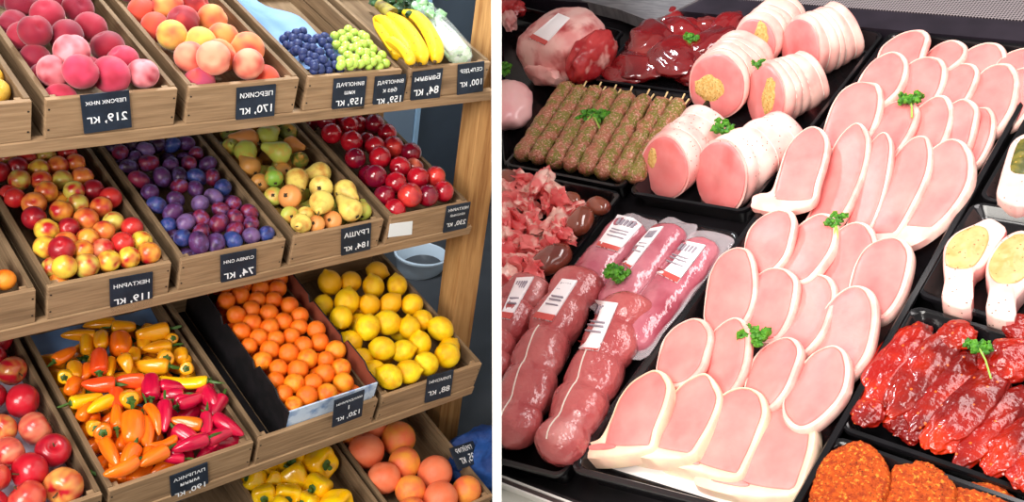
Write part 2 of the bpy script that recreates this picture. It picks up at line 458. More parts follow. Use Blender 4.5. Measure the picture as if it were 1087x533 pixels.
greenm = mat('green stem', srgb(74, 110, 40), srgb(50, 84, 30), ns=60, rough=0.5)

def relax(ps, rs, x0, x1, it=40, keep=0.25, ov=0.93, y0=0.012):
    home = [p.copy() for p in ps]
    for _ in range(it):
        for i in range(len(ps)):
            for j in range(i):
                d = ps[i] - ps[j]; L = d.length; m = (rs[i] + rs[j]) * ov
                if 1e-6 < L < m:
                    d *= (m - L) / L * 0.5; ps[i] += d; ps[j] -= d
        for i, p in enumerate(ps):
            p += (home[i] - p) * keep * 0.15
            p.x = min(max(p.x, x0 + rs[i] * 0.97), x1 - rs[i] * 0.97); p.y = max(p.y, y0 + rs[i] * 0.97)
    return ps
def auto_labels(items, pitch, fmt):
    """items: (x, y, payload) in crate axes -> label by row from the front and place from the left"""
    items = sorted(items, key=lambda t: t[1]); rows = []
    for it in items:
        if rows and it[1] - rows[-1][0][1] < pitch: rows[-1].append(it)
        else: rows.append([it])
    for ri, row in enumerate(rows):
        row.sort(key=lambda t: t[0])
        for ci, it in enumerate(row):
            fmt(it[2], ORD[min(ci + 1, 16)], ORD[min(ri + 1, 16)])
def heap(k, i, data, crop, r_px, mk, h=0.0, per=4.98, under=True, seed=1, ov=0.93, jit=0.05, ur=None):
    """data: (zoomed x, y, zoomed radius or None, ...) of the photo crop whose corner is crop"""
    rnd = random.Random(seed)
    M4 = crate_frame(k, i); W = ROWS[k][3]
    pts = []; rad = []
    for d in data:
        px, py = crop[0] + d[0] / per, crop[1] + d[1] / per
        p = hit(px, py, M4, V((0, 0, h)))
        dep = proj(M4 @ p)[2]
        pts.append(p); rad.append((r_px * dep / F))
    base = sorted(rad)[len(rad) // 2]
    rr = []
    for d, a in zip(data, rad):
        rel = (d[2] / per / r_px) if d[2] else 1.0
        rr.append(base * (1 + (min(max(rel, 0.86), 1.2) - 1) * 0.75) * (1 + rnd.uniform(-jit, jit) * 0.5))
        if d[2] and rel < 0.8: pts[len(rr) - 1].z -= base * 0.55      # peeps out from below its neighbours
    relax(pts, rr, BT, W - BT, ov=ov)
    out = [(p, r, d) for p, r, d in zip(pts, rr, data)]
    if under:
        n0 = len(out); q = ur or base
        a = BT + q
        row = 0; y = BT + q; ymax = max(p.y for p in pts) + q
        while y < ymax:
            a = BT + q + (q if row % 2 else 0)
            while a < W - BT - q * 0.95:
                p = V((a + rnd.uniform(-.1, .1) * q, y + rnd.uniform(-.1, .1) * q, h - 1.25 * q))
                p.z = max(p.z, -HC + 0.009 + q)
                if all((p - o_[0]).length > 0.86 * (q + o_[1]) for o_ in out): out.append((p, q * 0.98, None))
                a += 2 * q
            y += 1.75 * q; row += 1
    return M4, out, base
def rand_rot(rnd, tilt=0.9, view=None):
    z = V((rnd.uniform(-1, 1), rnd.uniform(-1, 1), rnd.uniform(-0.2, 1))).normalized()
    q = V((0, 0, 1)).rotation_difference(z).to_matrix()
    return q @ Matrix.Rotation(rnd.uniform(0, 2 * PI), 3, 'Z')
def simple_fruit(k, i, data, crop, r_px, name, cat, mesh, palette, desc, group, where, h=0.0, squash=None, seed=1, under_pal=None, ov=0.93, child=None, ur=None):
    """palette: letter -> (colour, word)"""
    rnd = random.Random(seed * 13 + 1)
    M4, lst, base = heap(k, i, data, crop, r_px, None, h, seed=seed, ov=ov, ur=ur)
    items = []
    for p, r, d in lst:
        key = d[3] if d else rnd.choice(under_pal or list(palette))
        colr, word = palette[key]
        j = rnd.uniform(0.9, 1.08)
        R3 = rand_rot(rnd)
        o = mesh_obj(name, mesh, None, M4 @ Matrix.Translation(p) @ R3.to_4x4() @ Matrix.Diagonal((r, r, r, 1)), 'L',
                     color=(colr[0] * j, colr[1] * j, colr[2] * j, 1))
        items.append((p.x, p.y, (o, word, d is None)))
        if child: child(o, rnd)
    top = [t for t in items if not t[2][2]]; low = [t for t in items if t[2][2]]
    def fmt(pl, c, rw):
        o, word, lo = pl
        if lo: lab = f'half-hidden {desc} underneath, {c} from left, {rw} row of {where}'
        else: lab = f'{word} {desc}, {c} from left, {rw} row from front of {where}'
        tagp(o, lab, cat, group)
    auto_labels(top, base * 1.35, fmt); auto_labels(low, base * 0.9, fmt)
    return base

# fruit skins
def skin(name, blush, ns=14, lo=0.42, hi=0.62, **kw):
    return mat(name, None, blush, ns=ns, lo=lo - 0.04, hi=hi + 0.06, objcol=True, detail=1.2, **kw)
FM['peach_dark'] = new_mesh(FM['peach'], skin('dark peach skin', srgb(150, 26, 48), ns=1.1, lo=0.40, hi=0.66, rough=0.65, spec=0.25, sheen=0.25))
FM['peach_or'] = new_mesh(FM['peach'], skin('orange peach skin', srgb(206, 70, 62), ns=0.95, lo=0.46, hi=0.68, rough=0.65, spec=0.25, sheen=0.2))
FM['nect'] = new_mesh(FM['nectarine'], skin('nectarine skin', srgb(186, 26, 34), ns=0.95, lo=0.46, hi=0.62, rough=0.32, spec=0.5, coat=0.15))
FM['nect_red'] = new_mesh(FM['nectarine'], skin('red nectarine skin', srgb(142, 8, 30), ns=0.9, lo=0.42, hi=0.62, rough=0.2, spec=0.5, coat=0.5))
FM['plum_s'] = new_mesh(FM['plum'], mat('plum skin', None, srgb(112, 98, 160), ns=1.6, lo=0.50, hi=0.78, objcol=True, rough=0.4, spec=0.4, c3=srgb(46, 22, 60), ns3=1.0, lo3=0.5, hi3=0.72))
FM['mandarin'] = new_mesh(FM['citrus'], mat('mandarin peel', None, srgb(236, 100, 10), ns=1.0, lo=0.42, hi=0.66, objcol=True, rough=0.34, spec=0.5, bump=(18, 0.25, 0.02)))
FM['lemon_s'] = new_mesh(FM['lemon'], mat('lemon peel', None, srgb(238, 172, 2), ns=1.2, lo=0.42, hi=0.66, objcol=True, rough=0.36, spec=0.5, bump=(16, 0.3, 0.02)))
FM['grapefruit'] = new_mesh(FM['citrus'], mat('grapefruit peel', None, srgb(238, 112, 70), ns=0.9, lo=0.4, hi=0.66, objcol=True, rough=0.4, spec=0.45, bump=(22, 0.2, 0.02)))
FM['apple_s'] = new_mesh(FM['apple'], mat('apple skin', None, srgb(188, 22, 40), ns=0.8, lo=0.30, hi=0.66, detail=1.0, objcol=True, rough=0.28, spec=0.5, coat=0.3, stretch=(2.2, 2.2, 0.7)))

K = srgb
pal_pd = {'d': (K(122, 18, 44), 'dark red'), 'p': (K(204, 58, 90), 'rosy pink'), 'l': (K(236, 142, 150), 'pale pink'), 'r': (K(160, 34, 58), 'red')}
simple_fruit(0, 0, [(100,30,75,'d'),(250,80,88,'r'),(410,45,88,'d'),(480,145,90,'r'),(350,190,90,'d'),(570,250,90,'d'),(60,145,62,'r'),(185,215,85,'d'),(20,80,70,'d'),
    (465,325,72,'r'),(340,350,90,'l'),(410,430,90,'p'),(590,410,104,'p'),(660,335,85,'p'),(765,420,78,'l'),(262,455,66,'p'),(190,372,68,'l'),(230,318,70,'d'),(100,268,62,'d'),
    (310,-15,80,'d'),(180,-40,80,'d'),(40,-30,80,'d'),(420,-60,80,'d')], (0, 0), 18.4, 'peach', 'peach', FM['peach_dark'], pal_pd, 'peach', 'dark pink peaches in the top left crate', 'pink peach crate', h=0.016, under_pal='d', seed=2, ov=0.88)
pal_po = {'o': (K(240, 150, 80), 'orange'), 'y': (K(226, 186, 84), 'yellow'), 'r': (K(206, 76, 50), 'red orange'), 'd': (K(136, 34, 46), 'dark red'), 'p': (K(238, 150, 120), 'peachy pink'), 'v': (K(176, 66, 96), 'purplish pink')}
simple_fruit(0, 1, [(130,15,66,'r'),(275,25,82,'o'),(430,20,80,'d'),(200,98,68,'r'),(360,115,85,'d'),(525,100,82,'o'),(280,205,78,'y'),(440,225,85,'y'),(590,205,82,'o'),(690,290,106,'o'),
    (515,330,85,'o'),(362,325,78,'p'),(462,412,70,'v'),(622,415,85,'p'),(792,405,80,'p'),(90,-60,80,'d'),(230,-70,80,'r'),(370,-80,80,'o')], (120, 0), 17.8, 'peach', 'peach', FM['peach_or'], pal_po, 'peach', 'orange peaches in the second crate of the top shelf', 'orange peach crate', h=0.018, under_pal='or', seed=3, ov=0.88)

pal_n = {'y': (K(238, 200, 66), 'yellow'), 'o': (K(236, 160, 56), 'orange yellow'), 'r': (K(200, 50, 44), 'red'), 'd': (K(140, 20, 34), 'dark red'), 'g': (K(206, 190, 84), 'greenish yellow'), 'm': (K(234, 140, 60), 'red flushed'), 'p': (K(226, 128, 92), 'pinkish')}
nA = [(20,85,55,'g'),(135,95,52,'r'),(240,75,55,'g'),(355,60,50,'r'),(395,115,52,'m'),(60,140,57,'d'),(210,150,57,'y'),(305,130,55,'m'),(95,215,57,'g'),(218,205,55,'m'),(330,205,55,'g'),(435,190,60,'m'),
    (10,250,48,'r'),(55,315,52,'r'),(155,320,65,'m'),(255,280,58,'o'),(320,275,45,'o'),(390,275,50,'g'),(480,260,60,'d'),(605,295,60,'r'),(535,350,60,'m'),(410,330,57,'g'),(325,370,60,'o'),(180,405,60,'d'),(455,415,65,'m'),(605,430,57,'g')]
nB = [(250,220,62,'y'),(360,210,52,'d'),(545,235,57,'m'),(700,205,57,'r'),(205,320,57,'y'),(355,295,60,'m'),(455,270,57,'o'),(640,255,46,'d'),(650,305,57,'r'),(750,285,57,'y'),(310,385,65,'d'),(450,350,55,'o'),(550,325,55,'p'),
    (805,365,57,'o'),(690,385,57,'y'),(585,410,57,'y'),(475,420,65,'g'),(360,445,60,'y'),(270,485,38,'o'),(235,430,44,'g')]
nall = nA + [(x, y + 249, r, c) for x, y, r, c in nB] + [(60,20,55,'d'),(180,25,55,'m'),(290,10,55,'d'),(-20,160,55,'d'),(-30,60,55,'r')]
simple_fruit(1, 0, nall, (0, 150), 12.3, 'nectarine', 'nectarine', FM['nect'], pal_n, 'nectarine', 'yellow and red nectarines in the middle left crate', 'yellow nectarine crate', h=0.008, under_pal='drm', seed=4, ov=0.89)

pal_p = {'v': (K(82, 40, 88), 'violet'), 'r': (K(118, 26, 54), 'reddish'), 'b': (K(44, 62, 124), 'dusty blue'), 'd': (K(50, 20, 48), 'dark purple'), 'l': (K(116, 84, 132), 'pale violet')}
pA = [(120,130,46,'r'),(205,130,40,'v'),(270,95,44,'l'),(345,70,42,'d'),(400,70,42,'b'),(480,60,42,'v'),(540,115,42,'r'),(285,165,52,'r'),(160,190,44,'d'),(225,255,50,'r'),(360,240,50,'v'),(405,175,45,'v'),(500,165,45,'r'),(600,170,46,'v'),
    (450,230,46,'d'),(545,240,50,'b'),(620,240,42,'r'),(460,290,46,'r'),(525,300,42,'v'),(295,320,50,'v'),(680,295,50,'b'),(430,360,50,'v'),(312,390,46,'b'),(560,380,52,'l'),(632,345,46,'l'),(735,385,48,'r'),(670,415,46,'r'),
    (415,425,50,'v'),(485,480,52,'l'),(820,430,52,'r'),(370,490,40,'b'),(570,465,46,'r'),(655,485,54,'r'),(745,462,48,'r'),(90,80,44,'d'),(180,70,44,'d'),(60,150,40,'d'),(300,20,42,'d'),(220,30,42,'v'),(430,10,42,'d'),(130,20,42,'d')]
pB = [(465,370,52,'b'),(565,335,46,'r'),(540,415,56,'v'),(640,395,56,'v'),(745,320,50,'r'),(830,290,46,'r'),(835,355,52,'l'),(905,340,42,'b'),(740,390,48,'b'),(400,330,40,'d'),(440,440,40,'d')]
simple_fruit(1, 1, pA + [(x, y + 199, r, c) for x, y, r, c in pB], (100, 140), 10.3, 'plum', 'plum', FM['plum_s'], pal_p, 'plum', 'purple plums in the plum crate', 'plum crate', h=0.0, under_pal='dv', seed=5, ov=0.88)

pal_r = {'r': (K(190, 24, 40), 'red'), 'd': (K(112, 12, 42), 'dark red'), 'b': (K(218, 60, 52), 'bright red'), 'o': (K(226, 110, 82), 'orange red')}
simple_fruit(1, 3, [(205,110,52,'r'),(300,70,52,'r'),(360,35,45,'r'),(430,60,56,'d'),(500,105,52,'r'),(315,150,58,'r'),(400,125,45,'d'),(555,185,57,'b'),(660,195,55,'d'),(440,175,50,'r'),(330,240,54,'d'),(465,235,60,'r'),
    (570,285,54,'r'),(650,260,44,'o'),(440,335,60,'d'),(550,370,56,'r'),(665,345,62,'r'),(790,330,54,'b'),(470,420,42,'d'),(615,450,66,'b'),(715,445,56,'d'),(800,415,54,'r'),(545,505,40,'r'),(270,20,50,'r'),(180,40,50,'d'),(340,-30,50,'r')],
    (310, 120), 12.4, 'nectarine', 'nectarine', FM['nect_red'], pal_r, 'shiny nectarine', 'shiny red nectarines at the right of the middle shelf', 'red nectarine crate', h=0.016, under_pal='d', seed=6, ov=0.89)

pal_l = {'y': (K(250, 200, 8), 'yellow'), 'o': (K(240, 176, 8), 'deep yellow'), 'l': (K(252, 214, 20), 'bright yellow')}
lA = [(200,150,68,'o'),(310,145,56,'o'),(450,90,56,'o'),(430,170,60,'y'),(555,165,58,'y'),(165,245,52,'y'),(290,250,68,'y'),(410,265,58,'o'),(520,260,58,'o'),(635,265,60,'y'),(260,335,62,'y'),(390,395,68,'l'),(520,365,72,'l'),(618,380,54,'y'),(330,425,46,'y'),(700,365,58,'y'),(770,400,70,'l')]
lB = [(465,265,65,'l'),(580,260,60,'l'),(670,225,62,'y'),(820,285,72,'l'),(710,330,65,'l'),(610,375,65,'l'),(510,405,62,'l'),(405,290,48,'y'),(830,205,44,'y'),(400,345,44,'y')]
lall = lA + [(x, y + 249, r, c) for x, y, r, c in lB]
simple_fruit(2, 3, lall, (310, 270), 13.2, 'lemon', 'lemon', FM['lemon_s'], pal_l, 'lemon', 'lemons in the lemon crate', 'lemon crate', h=0.012, seed=8)
pal_g = {'o': (K(246, 160, 60), 'orange yellow'), 'p': (K(244, 136, 96), 'pinkish orange')}
simple_fruit(3, 3, [(280,160,72,'o'),(420,130,82,'p'),(390,265,104,'p'),(560,210,95,'o'),(575,355,92,'o'),(470,435,88,'p'),(745,435,96,'p'),(620,510,80,'o'),(815,545,100,'p'),(975,545,78,'o'),(620,590,90,'o')], (310, 426), 18.0,
    'grapefruit', 'grapefruit', FM['grapefruit'], pal_g, 'grapefruit', 'grapefruits in the lowest right crate', 'grapefruit crate', h=-0.012, under_pal='o', seed=9)
def apple_stem(o, rnd):
    mesh_obj('stem', APST, None, I4, 'L', o)
APST = MB().tube([(0, 0, 0.42), (0.01, 0.03, 0.66), (0.05, 0.12, 0.92)], [0.05, 0.04, 0.055], 7).mesh('stem'); APST.materials.append(stemm)
pal_a = {'r': (K(196, 34, 50), 'red'), 'd': (K(150, 20, 40), 'dark red'), 'y': (K(226, 160, 80), 'yellow-red'), 'p': (K(226, 140, 104), 'pale pink'), 'o': (K(220, 96, 70), 'orange-red')}
aC = [(60,215,78,'y'),(110,375,96,'r'),(-40,355,80,'d'),(-30,120,80,'d'),(60,60,80,'d')]
aD = [(185,145,90,'p'),(5,150,78,'y'),(60,285,84,'p'),(262,300,90,'d'),(175,375,100,'r'),(-10,410,84,'o'),(330,480,100,'y'),(140,535,95,'o'),(10,530,90,'r')]
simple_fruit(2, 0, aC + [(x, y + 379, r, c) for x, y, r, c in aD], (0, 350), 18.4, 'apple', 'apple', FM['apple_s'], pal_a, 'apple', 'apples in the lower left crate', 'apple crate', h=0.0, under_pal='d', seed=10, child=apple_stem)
simple_fruit(1, -1, [(5,485,60,'o'),(-60,440,60,'o'),(-70,520,60,'o')], (0, 200), 11.5, 'orange', 'orange', FM['mandarin'], {'o': (K(246, 146, 40), 'bright')}, 'orange', 'oranges in the crate at the left photo edge', 'the crate at the left edge', h=0.0, seed=11)
simple_fruit(0, -1, [(-20,480,70,'y'),(-40,420,70,'y')], (0, 0), 14, 'melon', 'melon', FM['lemon_s'], {'y': (K(222, 176, 70), 'yellow')}, 'melon', 'melons in the crate at the top left photo edge', 'the top left crate', h=-0.02, seed=12)

# ---- mandarins in their printed carton
MK = crate_frame(2, 2); MKW = ROWS[2][3]
KH = 0.050                                                  # carton rim above the crate rim
cpl = V((0, 0, KH))
kc = [hit(px, py, MK, cpl) for px, py in ((306, 438), (400.5, 404), (327, 292), (234, 306))]    # front-left, front-right, back-right, back-left
kc[1].x = min(kc[1].x, MKW + 0.02)
fl, fr_ = kc[0], kc[1]
xl, xr_ = fl.x, fr_.x
yb = max(kc[2].y, kc[3].y) + 0.10; yf = min(fl.y, fr_.y)
cart = empty('mandarin_carton', MK @ Matrix.Translation(((xl + xr_) / 2, (yf + yb) / 2, -HC + 0.01)), 'L')
CP = Matrix.Translation((-(xl + xr_) / 2, -(yf + yb) / 2, HC - 0.01))
blackc = mat('black printed carton', srgb(14, 13, 16), srgb(24, 20, 24), ns=30, rough=0.55)
brownc = mat('brown carton lining', srgb(134, 62, 40), srgb(116, 52, 34), ns=20, rough=0.8)
printc = mat('pale blue printed carton front', srgb(196, 214, 236), srgb(108, 142, 190), ns=26, lo=0.5, hi=0.66, rough=0.4)
def cart_side(x, t, mats_, name):
    # long wall with the stepped cut-outs along its upper edge
    ys = [yf, yf + 0.05, yf + 0.07, yf + 0.155, yf + 0.17, yf + 0.185, yf + 0.33, yf + 0.345, yf + 0.36, yb]
    zs = [KH, KH, KH + 0.012, KH + 0.012, KH - 0.012, KH + 0.004, KH + 0.004, KH - 0.014, KH + 0.006, KH + 0.01]
    zb = -HC + 0.011
    mb = MB(); n = len(ys)
    vs = [(x + a, y, z) for a in (0, t) for y, z in zip(ys, zs)] + [(x + a, y, zb) for a in (0, t) for y in ys]
    fs = []
    for j in range(n - 1):
        fs += [(j, j + 1, 2*n + j + 1, 2*n + j), (n + j, 3*n + j, 3*n + j + 1, n + j + 1), (j, n + j, n + j + 1, j + 1), (2*n + j, 2*n + j + 1, 3*n + j + 1, 3*n + j)]
    fs += [(0, 2*n, 3*n, n), (n - 1, 2*n - 1, 4*n - 1, 3*n - 1)]
    mb.add(vs, fs)
    me = mb.mesh(name, False)
    for m in mats_: me.materials.append(m)
    for p in me.polygons:
        p.material_index = 1 if abs(p.normal.x) > 0.9 and (p.center.x - (x + t / 2)) * (1 if t > 0 else -1) > 0 else 0
    return mesh_obj(name, me, None, CP, 'L', cart)
cart_side(xl, 0.004, (blackc, brownc), 'carton_side')
cart_side(xr_, -0.004, (blackc, brownc), 'carton_side')
me = MB().box((xl + 0.004, yf, -HC + 0.011), (xr_ - 0.004, yf + 0.004, KH), 0).mesh('carton_front', False)
me.materials.append(printc); me.materials.append(brownc)
for p in me.polygons:
    if p.normal.y > 0.9: p.material_index = 1
mesh_obj('carton_front', me, None, CP, 'L', cart)
me = MB().box((xl + 0.004, yb - 0.004, -HC + 0.011), (xr_ - 0.004, yb, KH + 0.02), 0).mesh('carton_back', False)
mesh_obj('carton_back', me, brownc, CP, 'L', cart)
mesh_obj('carton_base', MB().box((xl + 0.004, yf + 0.004, -HC + 0.011), (xr_ - 0.004, yb - 0.004, -HC + 0.014)).mesh('carton_base', False), brownc, CP, 'L', cart)
tagp(cart, 'black printed carton with brown inside full of mandarins', 'carton')
# black liner filling the rest of the crate, left of the carton
mesh_obj('crate_liner', MB().box((BT + 0.001, BT + 0.001, -HC + 0.0095), (xl - 0.003, LC - BT - 0.001, -HC + 0.012)).mesh('liner', False), blackc, MK, 'L')
tagp(bpy.data.objects[[n for n in SIDE if n.startswith('crate_liner')][-1]], 'black liner on the crate floor left of the mandarin carton', 'liner')
mA = [(120,140,50),(180,120,50),(200,72,46),(270,75,50),(360,75,52),(260,140,48),(340,145,48),(425,170,52),(160,220,52),(230,190,50),(330,215,52),(255,275,52),(185,305,52),(345,295,50),(415,280,48),(485,240,50),(225,380,42),(285,355,48),
    (525,310,52),(440,340,44),(470,300,42),(345,380,50),(385,360,44),(490,370,50),(580,360,50),(320,440,52),(435,425,55),(545,455,55),(605,440,46),(680,415,56),(480,500,56),(685,500,54),(390,510,48),(130,70,46),(300,30,46),(400,30,46),(230,20,46)]
mB_ = [(615,240,54),(450,290,54),(535,285,48),(720,280,56),(515,355,55),(615,325,55),(425,320,42),(460,390,44),(400,265,42)]
mall = [(x, y, r, 'y' if (y > 400 and j % 2) else 'o') for j, (x, y, r) in enumerate(mA)] + [(x, y + 299, r, 'y' if j % 2 else 'o') for j, (x, y, r) in enumerate(mB_)]
pal_m = {'o': (K(244, 124, 26), 'orange'), 'y': (K(250, 156, 34), 'light orange')}
_w = ROWS[2]
def mandarins():
    rnd = random.Random(77)
    M4, lst, base = heap(2, 2, mall, (220, 290), 10.4, None, 0.036, seed=13, under=False)
    ps = [p for p, r, d in lst]; rs = [r for p, r, d in lst]
    relax(ps, rs, xl + 0.005, xr_ - 0.005, y0=yf + 0.004, it=60)
    zb = -HC + 0.014; extra = []
    for layer in (1, 2):
        q = base; y = yf + 0.005 + q; row = layer
        while y < yb - 0.01 - q:
            a = xl + 0.006 + q + (q if row % 2 else 0)
            while a < xr_ - 0.006 - q:
                p = V((a, y, 0.036 - 1.45 * q * layer))
                if p.z > zb + q * 0.9 and all((p - o_).length > 1.82 * q for o_ in ps + extra): extra.append(p)
                a += 2 * q
            y += 1.75 * q; row += 1
    its = []; low = []
    for j, p in enumerate(ps + extra):
        d = lst[j][2] if j < len(ps) else None
        c_, word = pal_m[d[3] if d else 'o']; r = rs[j] if d else base
        o = mesh_obj('mandarin', FM['mandarin'], None, M4 @ Matrix.Translation(p) @ rand_rot(rnd).to_4x4() @ Matrix.Diagonal((r, r, r, 1)), 'L', color=c_)
        (its if d else low).append((p.x, p.y, (o, word)))
    auto_labels(its, base * 1.35, lambda pl, c, rw: tagp(pl[0], f'{pl[1]} mandarin, {c} from left, {rw} row from front of the carton', 'mandarin', 'mandarins in the black carton'))
    auto_labels(low, base * 0.3, lambda pl, c, rw: tagp(pl[0], f'half-hidden mandarin underneath, {c} from left, {rw} row of the carton', 'mandarin', 'mandarins in the black carton'))
mandarins()

# ------------------------------------------------------------------ produce with a long axis: pears, small peppers, bell peppers
def axis_frame(p, ax, spin=0.0):
    return basis(p, ax) @ Matrix.Rotation(spin, 4, 'Z')
def along(k, i, crop, x, y, ang, length, h, per=4.98):
    """image centre, image angle (degrees, clockwise from right, towards the named end), image length -> centre and axis in crate axes"""
    M4 = crate_frame(k, i); c, s = math.cos(math.radians(ang)), math.sin(math.radians(ang))
    a = hit(crop[0] + (x - c * length / 2) / per, crop[1] + (y - s * length / 2) / per, M4, V((0, 0, h)))
    b = hit(crop[0] + (x + c * length / 2) / per, crop[1] + (y + s * length / 2) / per, M4, V((0, 0, h)))
    return M4, a, b
def px_r(M4, p, r, per=4.98): return r / per * proj(M4 @ p)[2] / F
def view_dir(M4, p): return (M4.inverted() @ CAM - p).normalized()

FM['pear_s'] = new_mesh(FM['pear'], mat('pear skin', None, srgb(206, 140, 62), ns=1.0, lo=0.48, hi=0.72, objcol=True, rough=0.42, spec=0.4, spots=(srgb(150, 110, 50), 9, 0.10)))
PST = MB().tube([(0, 0, 1.52), (0.03, 0.02, 1.72), (0.12, 0.06, 2.0)], [0.07, 0.05, 0.07], 7).mesh('stem'); PST.materials.append(stemm)
PCX = MB().lathe([(0.004, -0.90), (0.14, -0.97), (0.19, -1.0), (0.12, -1.03), (0.004, -0.98)], 9, lambda a, z: 1 + 0.3 * math.cos(5 * a)).mesh('calyx'); PCX.materials.append(mat('dry calyx', srgb(58, 46, 26), rough=0.9))
pcol = {'g': (K(178, 184, 78), 'green-yellow'), 'y': (K(232, 206, 104), 'pale yellow'), 'r': (K(214, 140, 76), 'red-blushed'), 'G': (K(128, 170, 60), 'green'), 'd': (K(104, 112, 44), 'dark green'), 'o': (K(196, 138, 70), 'tan')}
# x, y, body radius, direction of the stem ('s' + angle), 'c' blossom end to the viewer, 't' stem end to the viewer, colour, height step
pears = [(95,130,46,'t','g',0),(195,92,62,180,'r',.004),(300,78,62,-30,'g',.008),(200,165,60,60,'g',.006),(385,172,76,195,'g',.016),(448,118,38,20,'r',0),(490,195,46,'t','d',0),(190,225,56,225,'o',0),(325,300,48,-110,'G',.012),
    (255,318,52,'c','o',0),(400,245,42,'c','o',-.01),(590,268,60,170,'y',.004),(475,305,70,68,'y',.01),(603,342,72,'c','y',.018),(430,408,72,'c','r',.016),(318,400,52,'c','g',0),(735,365,66,45,'y',.008),
    (600,445,74,105,'y',.022),(770,475,76,-140,'y',.02),(835,462,50,-90,'g',0),(490,485,46,'c','y',0),(475,555,56,'t','y',.004),(405,490,44,'c','g',0),(672,530,54,'c','r',0),(580,575,48,'c','r',0),
    (130,60,50,'c','d',0),(250,20,56,'c','r',0),(420,40,50,'c','d',-.005),(360,10,50,'t','g',0)]
its = []; rnd = random.Random(5)
M4 = crate_frame(1, 2); ctr = []; rad = []; axs = []
for x, y, r, d, c, dh in pears:
    p = hit(220 + x / 4.98, 130 + y / 4.98, M4, V((0, 0, 0.0 + dh)))
    rr = min(max(px_r(M4, p, r), 0.0235), 0.031)
    if isinstance(d, str):
        ax = view_dir(M4, p) * (1 if d == 't' else -1) + V((rnd.uniform(-.5, .5), rnd.uniform(-.5, .5), 0))
    else:
        _, a, b = along(1, 2, (220, 130), x, y, d, 60, dh)
        ax = (b - a).normalized() + V((0, 0, 0.12))
    ctr.append(p); rad.append(rr); axs.append(ax.normalized())
relax(ctr, rad, BT, ROWS[1][3] - BT, ov=0.96)
for (x, y, r, d, c, dh), p, rr, ax in zip(pears, ctr, rad, axs):
    colr, word = pcol[c]
    L = 0.80 if isinstance(d, str) else 1.0
    o = mesh_obj('pear', FM['pear_s'], None, M4 @ axis_frame(p, ax, rnd.uniform(0, 6)) @ Matrix.Diagonal((rr, rr, rr * L, 1)), 'L', color=colr)
    mesh_obj('stem', PST, None, I4, 'L', o); mesh_obj('calyx', PCX, None, I4, 'L', o)
    its.append((p.x, p.y, (o, word)))
auto_labels(its, 0.035, lambda pl, c, rw: tagp(pl[0], f'{pl[1]} pear, {c} from left, {rw} row from front of the pear crate', 'pear', 'pears in the pear crate'))
low = []
q = 0.026; y = BT + q; row = 0
while y < LC - 0.06:
    a = BT + q
    while a < ROWS[1][3] - BT - q * .9:
        p = V((a, y, -HC + 0.009 + q))
        if all((p - o_).length > 1.75 * q for o_ in ctr):
            cc = pcol[rnd.choice('gdo')]
            o = mesh_obj('pear', FM['pear_s'], None, M4 @ axis_frame(p, V((rnd.uniform(-1, 1), rnd.uniform(-1, 1), 0.1)), rnd.uniform(0, 6)) @ Matrix.Diagonal((q, q, q * .85, 1)), 'L', color=cc[0])
            mesh_obj('stem', PST, None, I4, 'L', o); low.append((p.x, p.y, (o, cc[1])))
        a += 2.1 * q
    y += 2.3 * q
auto_labels(low, q, lambda pl, c, rw: tagp(pl[0], f'half-hidden pear underneath, {c} from left, {rw} row of the pear crate', 'pear', 'pears in the pear crate'))

def pepper_mesh(var):
    pr = [(0.02, 0.03), (0.30, 0.0), (0.72, 0.015), (0.93, 0.07), (1.0, 0.18), (1.0, 0.34), (0.93, 0.52), (0.80, 0.68), (0.62, 0.81), (0.40, 0.92), (0.2, 0.98), (0.01, 1.0)]
    if var == 2: pr = [(0.02, 0.04), (0.4, 0.0), (0.85, 0.03), (1.0, 0.12), (1.04, 0.32), (1.02, 0.55), (0.95, 0.76), (0.78, 0.90), (0.45, 0.98), (0.01, 0.96)]
    s = spline([V((a, b, 0)) for a, b in pr], 2, False); b = (0.25, 0.9, 0.1)[var]; ph = (0.3, 1.1, 2.0)[var]
    mb = MB(); rs = []; n = 18
    for p in s:
        z = p.y; ring = []
        for j in range(n):
            a = 2 * PI * j / n
            k = max(p.x, 0.01) * (1 + 0.075 * math.cos(3 * a + ph + z) * min(1, z * 6) + 0.05 * noise.noise(V((math.cos(a), math.sin(a), z * 2 + var * 5))))
            ring.append(V((k * math.cos(a) + b * math.sin(PI * z) * 0.9, k * math.sin(a), z)))
        rs.append(ring)
    return mb.rings(rs).mesh('pepper')
pepm = {c: mat(n, col, c2, ns=1.4, lo=0.4, hi=0.7, rough=0.24, spec=0.5, coat=0.35) for c, n, col, c2 in (
    ('a', 'amber pepper skin', K(244, 170, 22), K(236, 140, 18)), ('o', 'orange pepper skin', K(248, 122, 20), K(240, 98, 18)),
    ('r', 'red orange pepper skin', K(240, 84, 30), K(232, 66, 26)), ('m', 'crimson pepper skin', K(206, 18, 62), K(176, 10, 54)),
    ('y', 'yellow pepper skin', K(252, 200, 20), K(246, 176, 16)))}
PEP = {}
for c in pepm:
    for v_ in range(3):
        me = pepper_mesh(v_); me.materials.append(pepm[c]); PEP[c, v_] = me
PEPS = MB().lathe([(0.01, -0.02), (0.30, -0.03), (0.5, 0.0), (0.52, 0.015), (0.3, 0.03), (0.01, 0.035)], 12, lambda a, z: 1 + 0.22 * math.cos(5 * a)).tube([(0, 0, -0.01), (0.05, 0.02, -0.12), (0.25, 0.1, -0.24)], [0.19, 0.15, 0.19], 8).mesh('stem')
PEPS.materials.append(greenm)
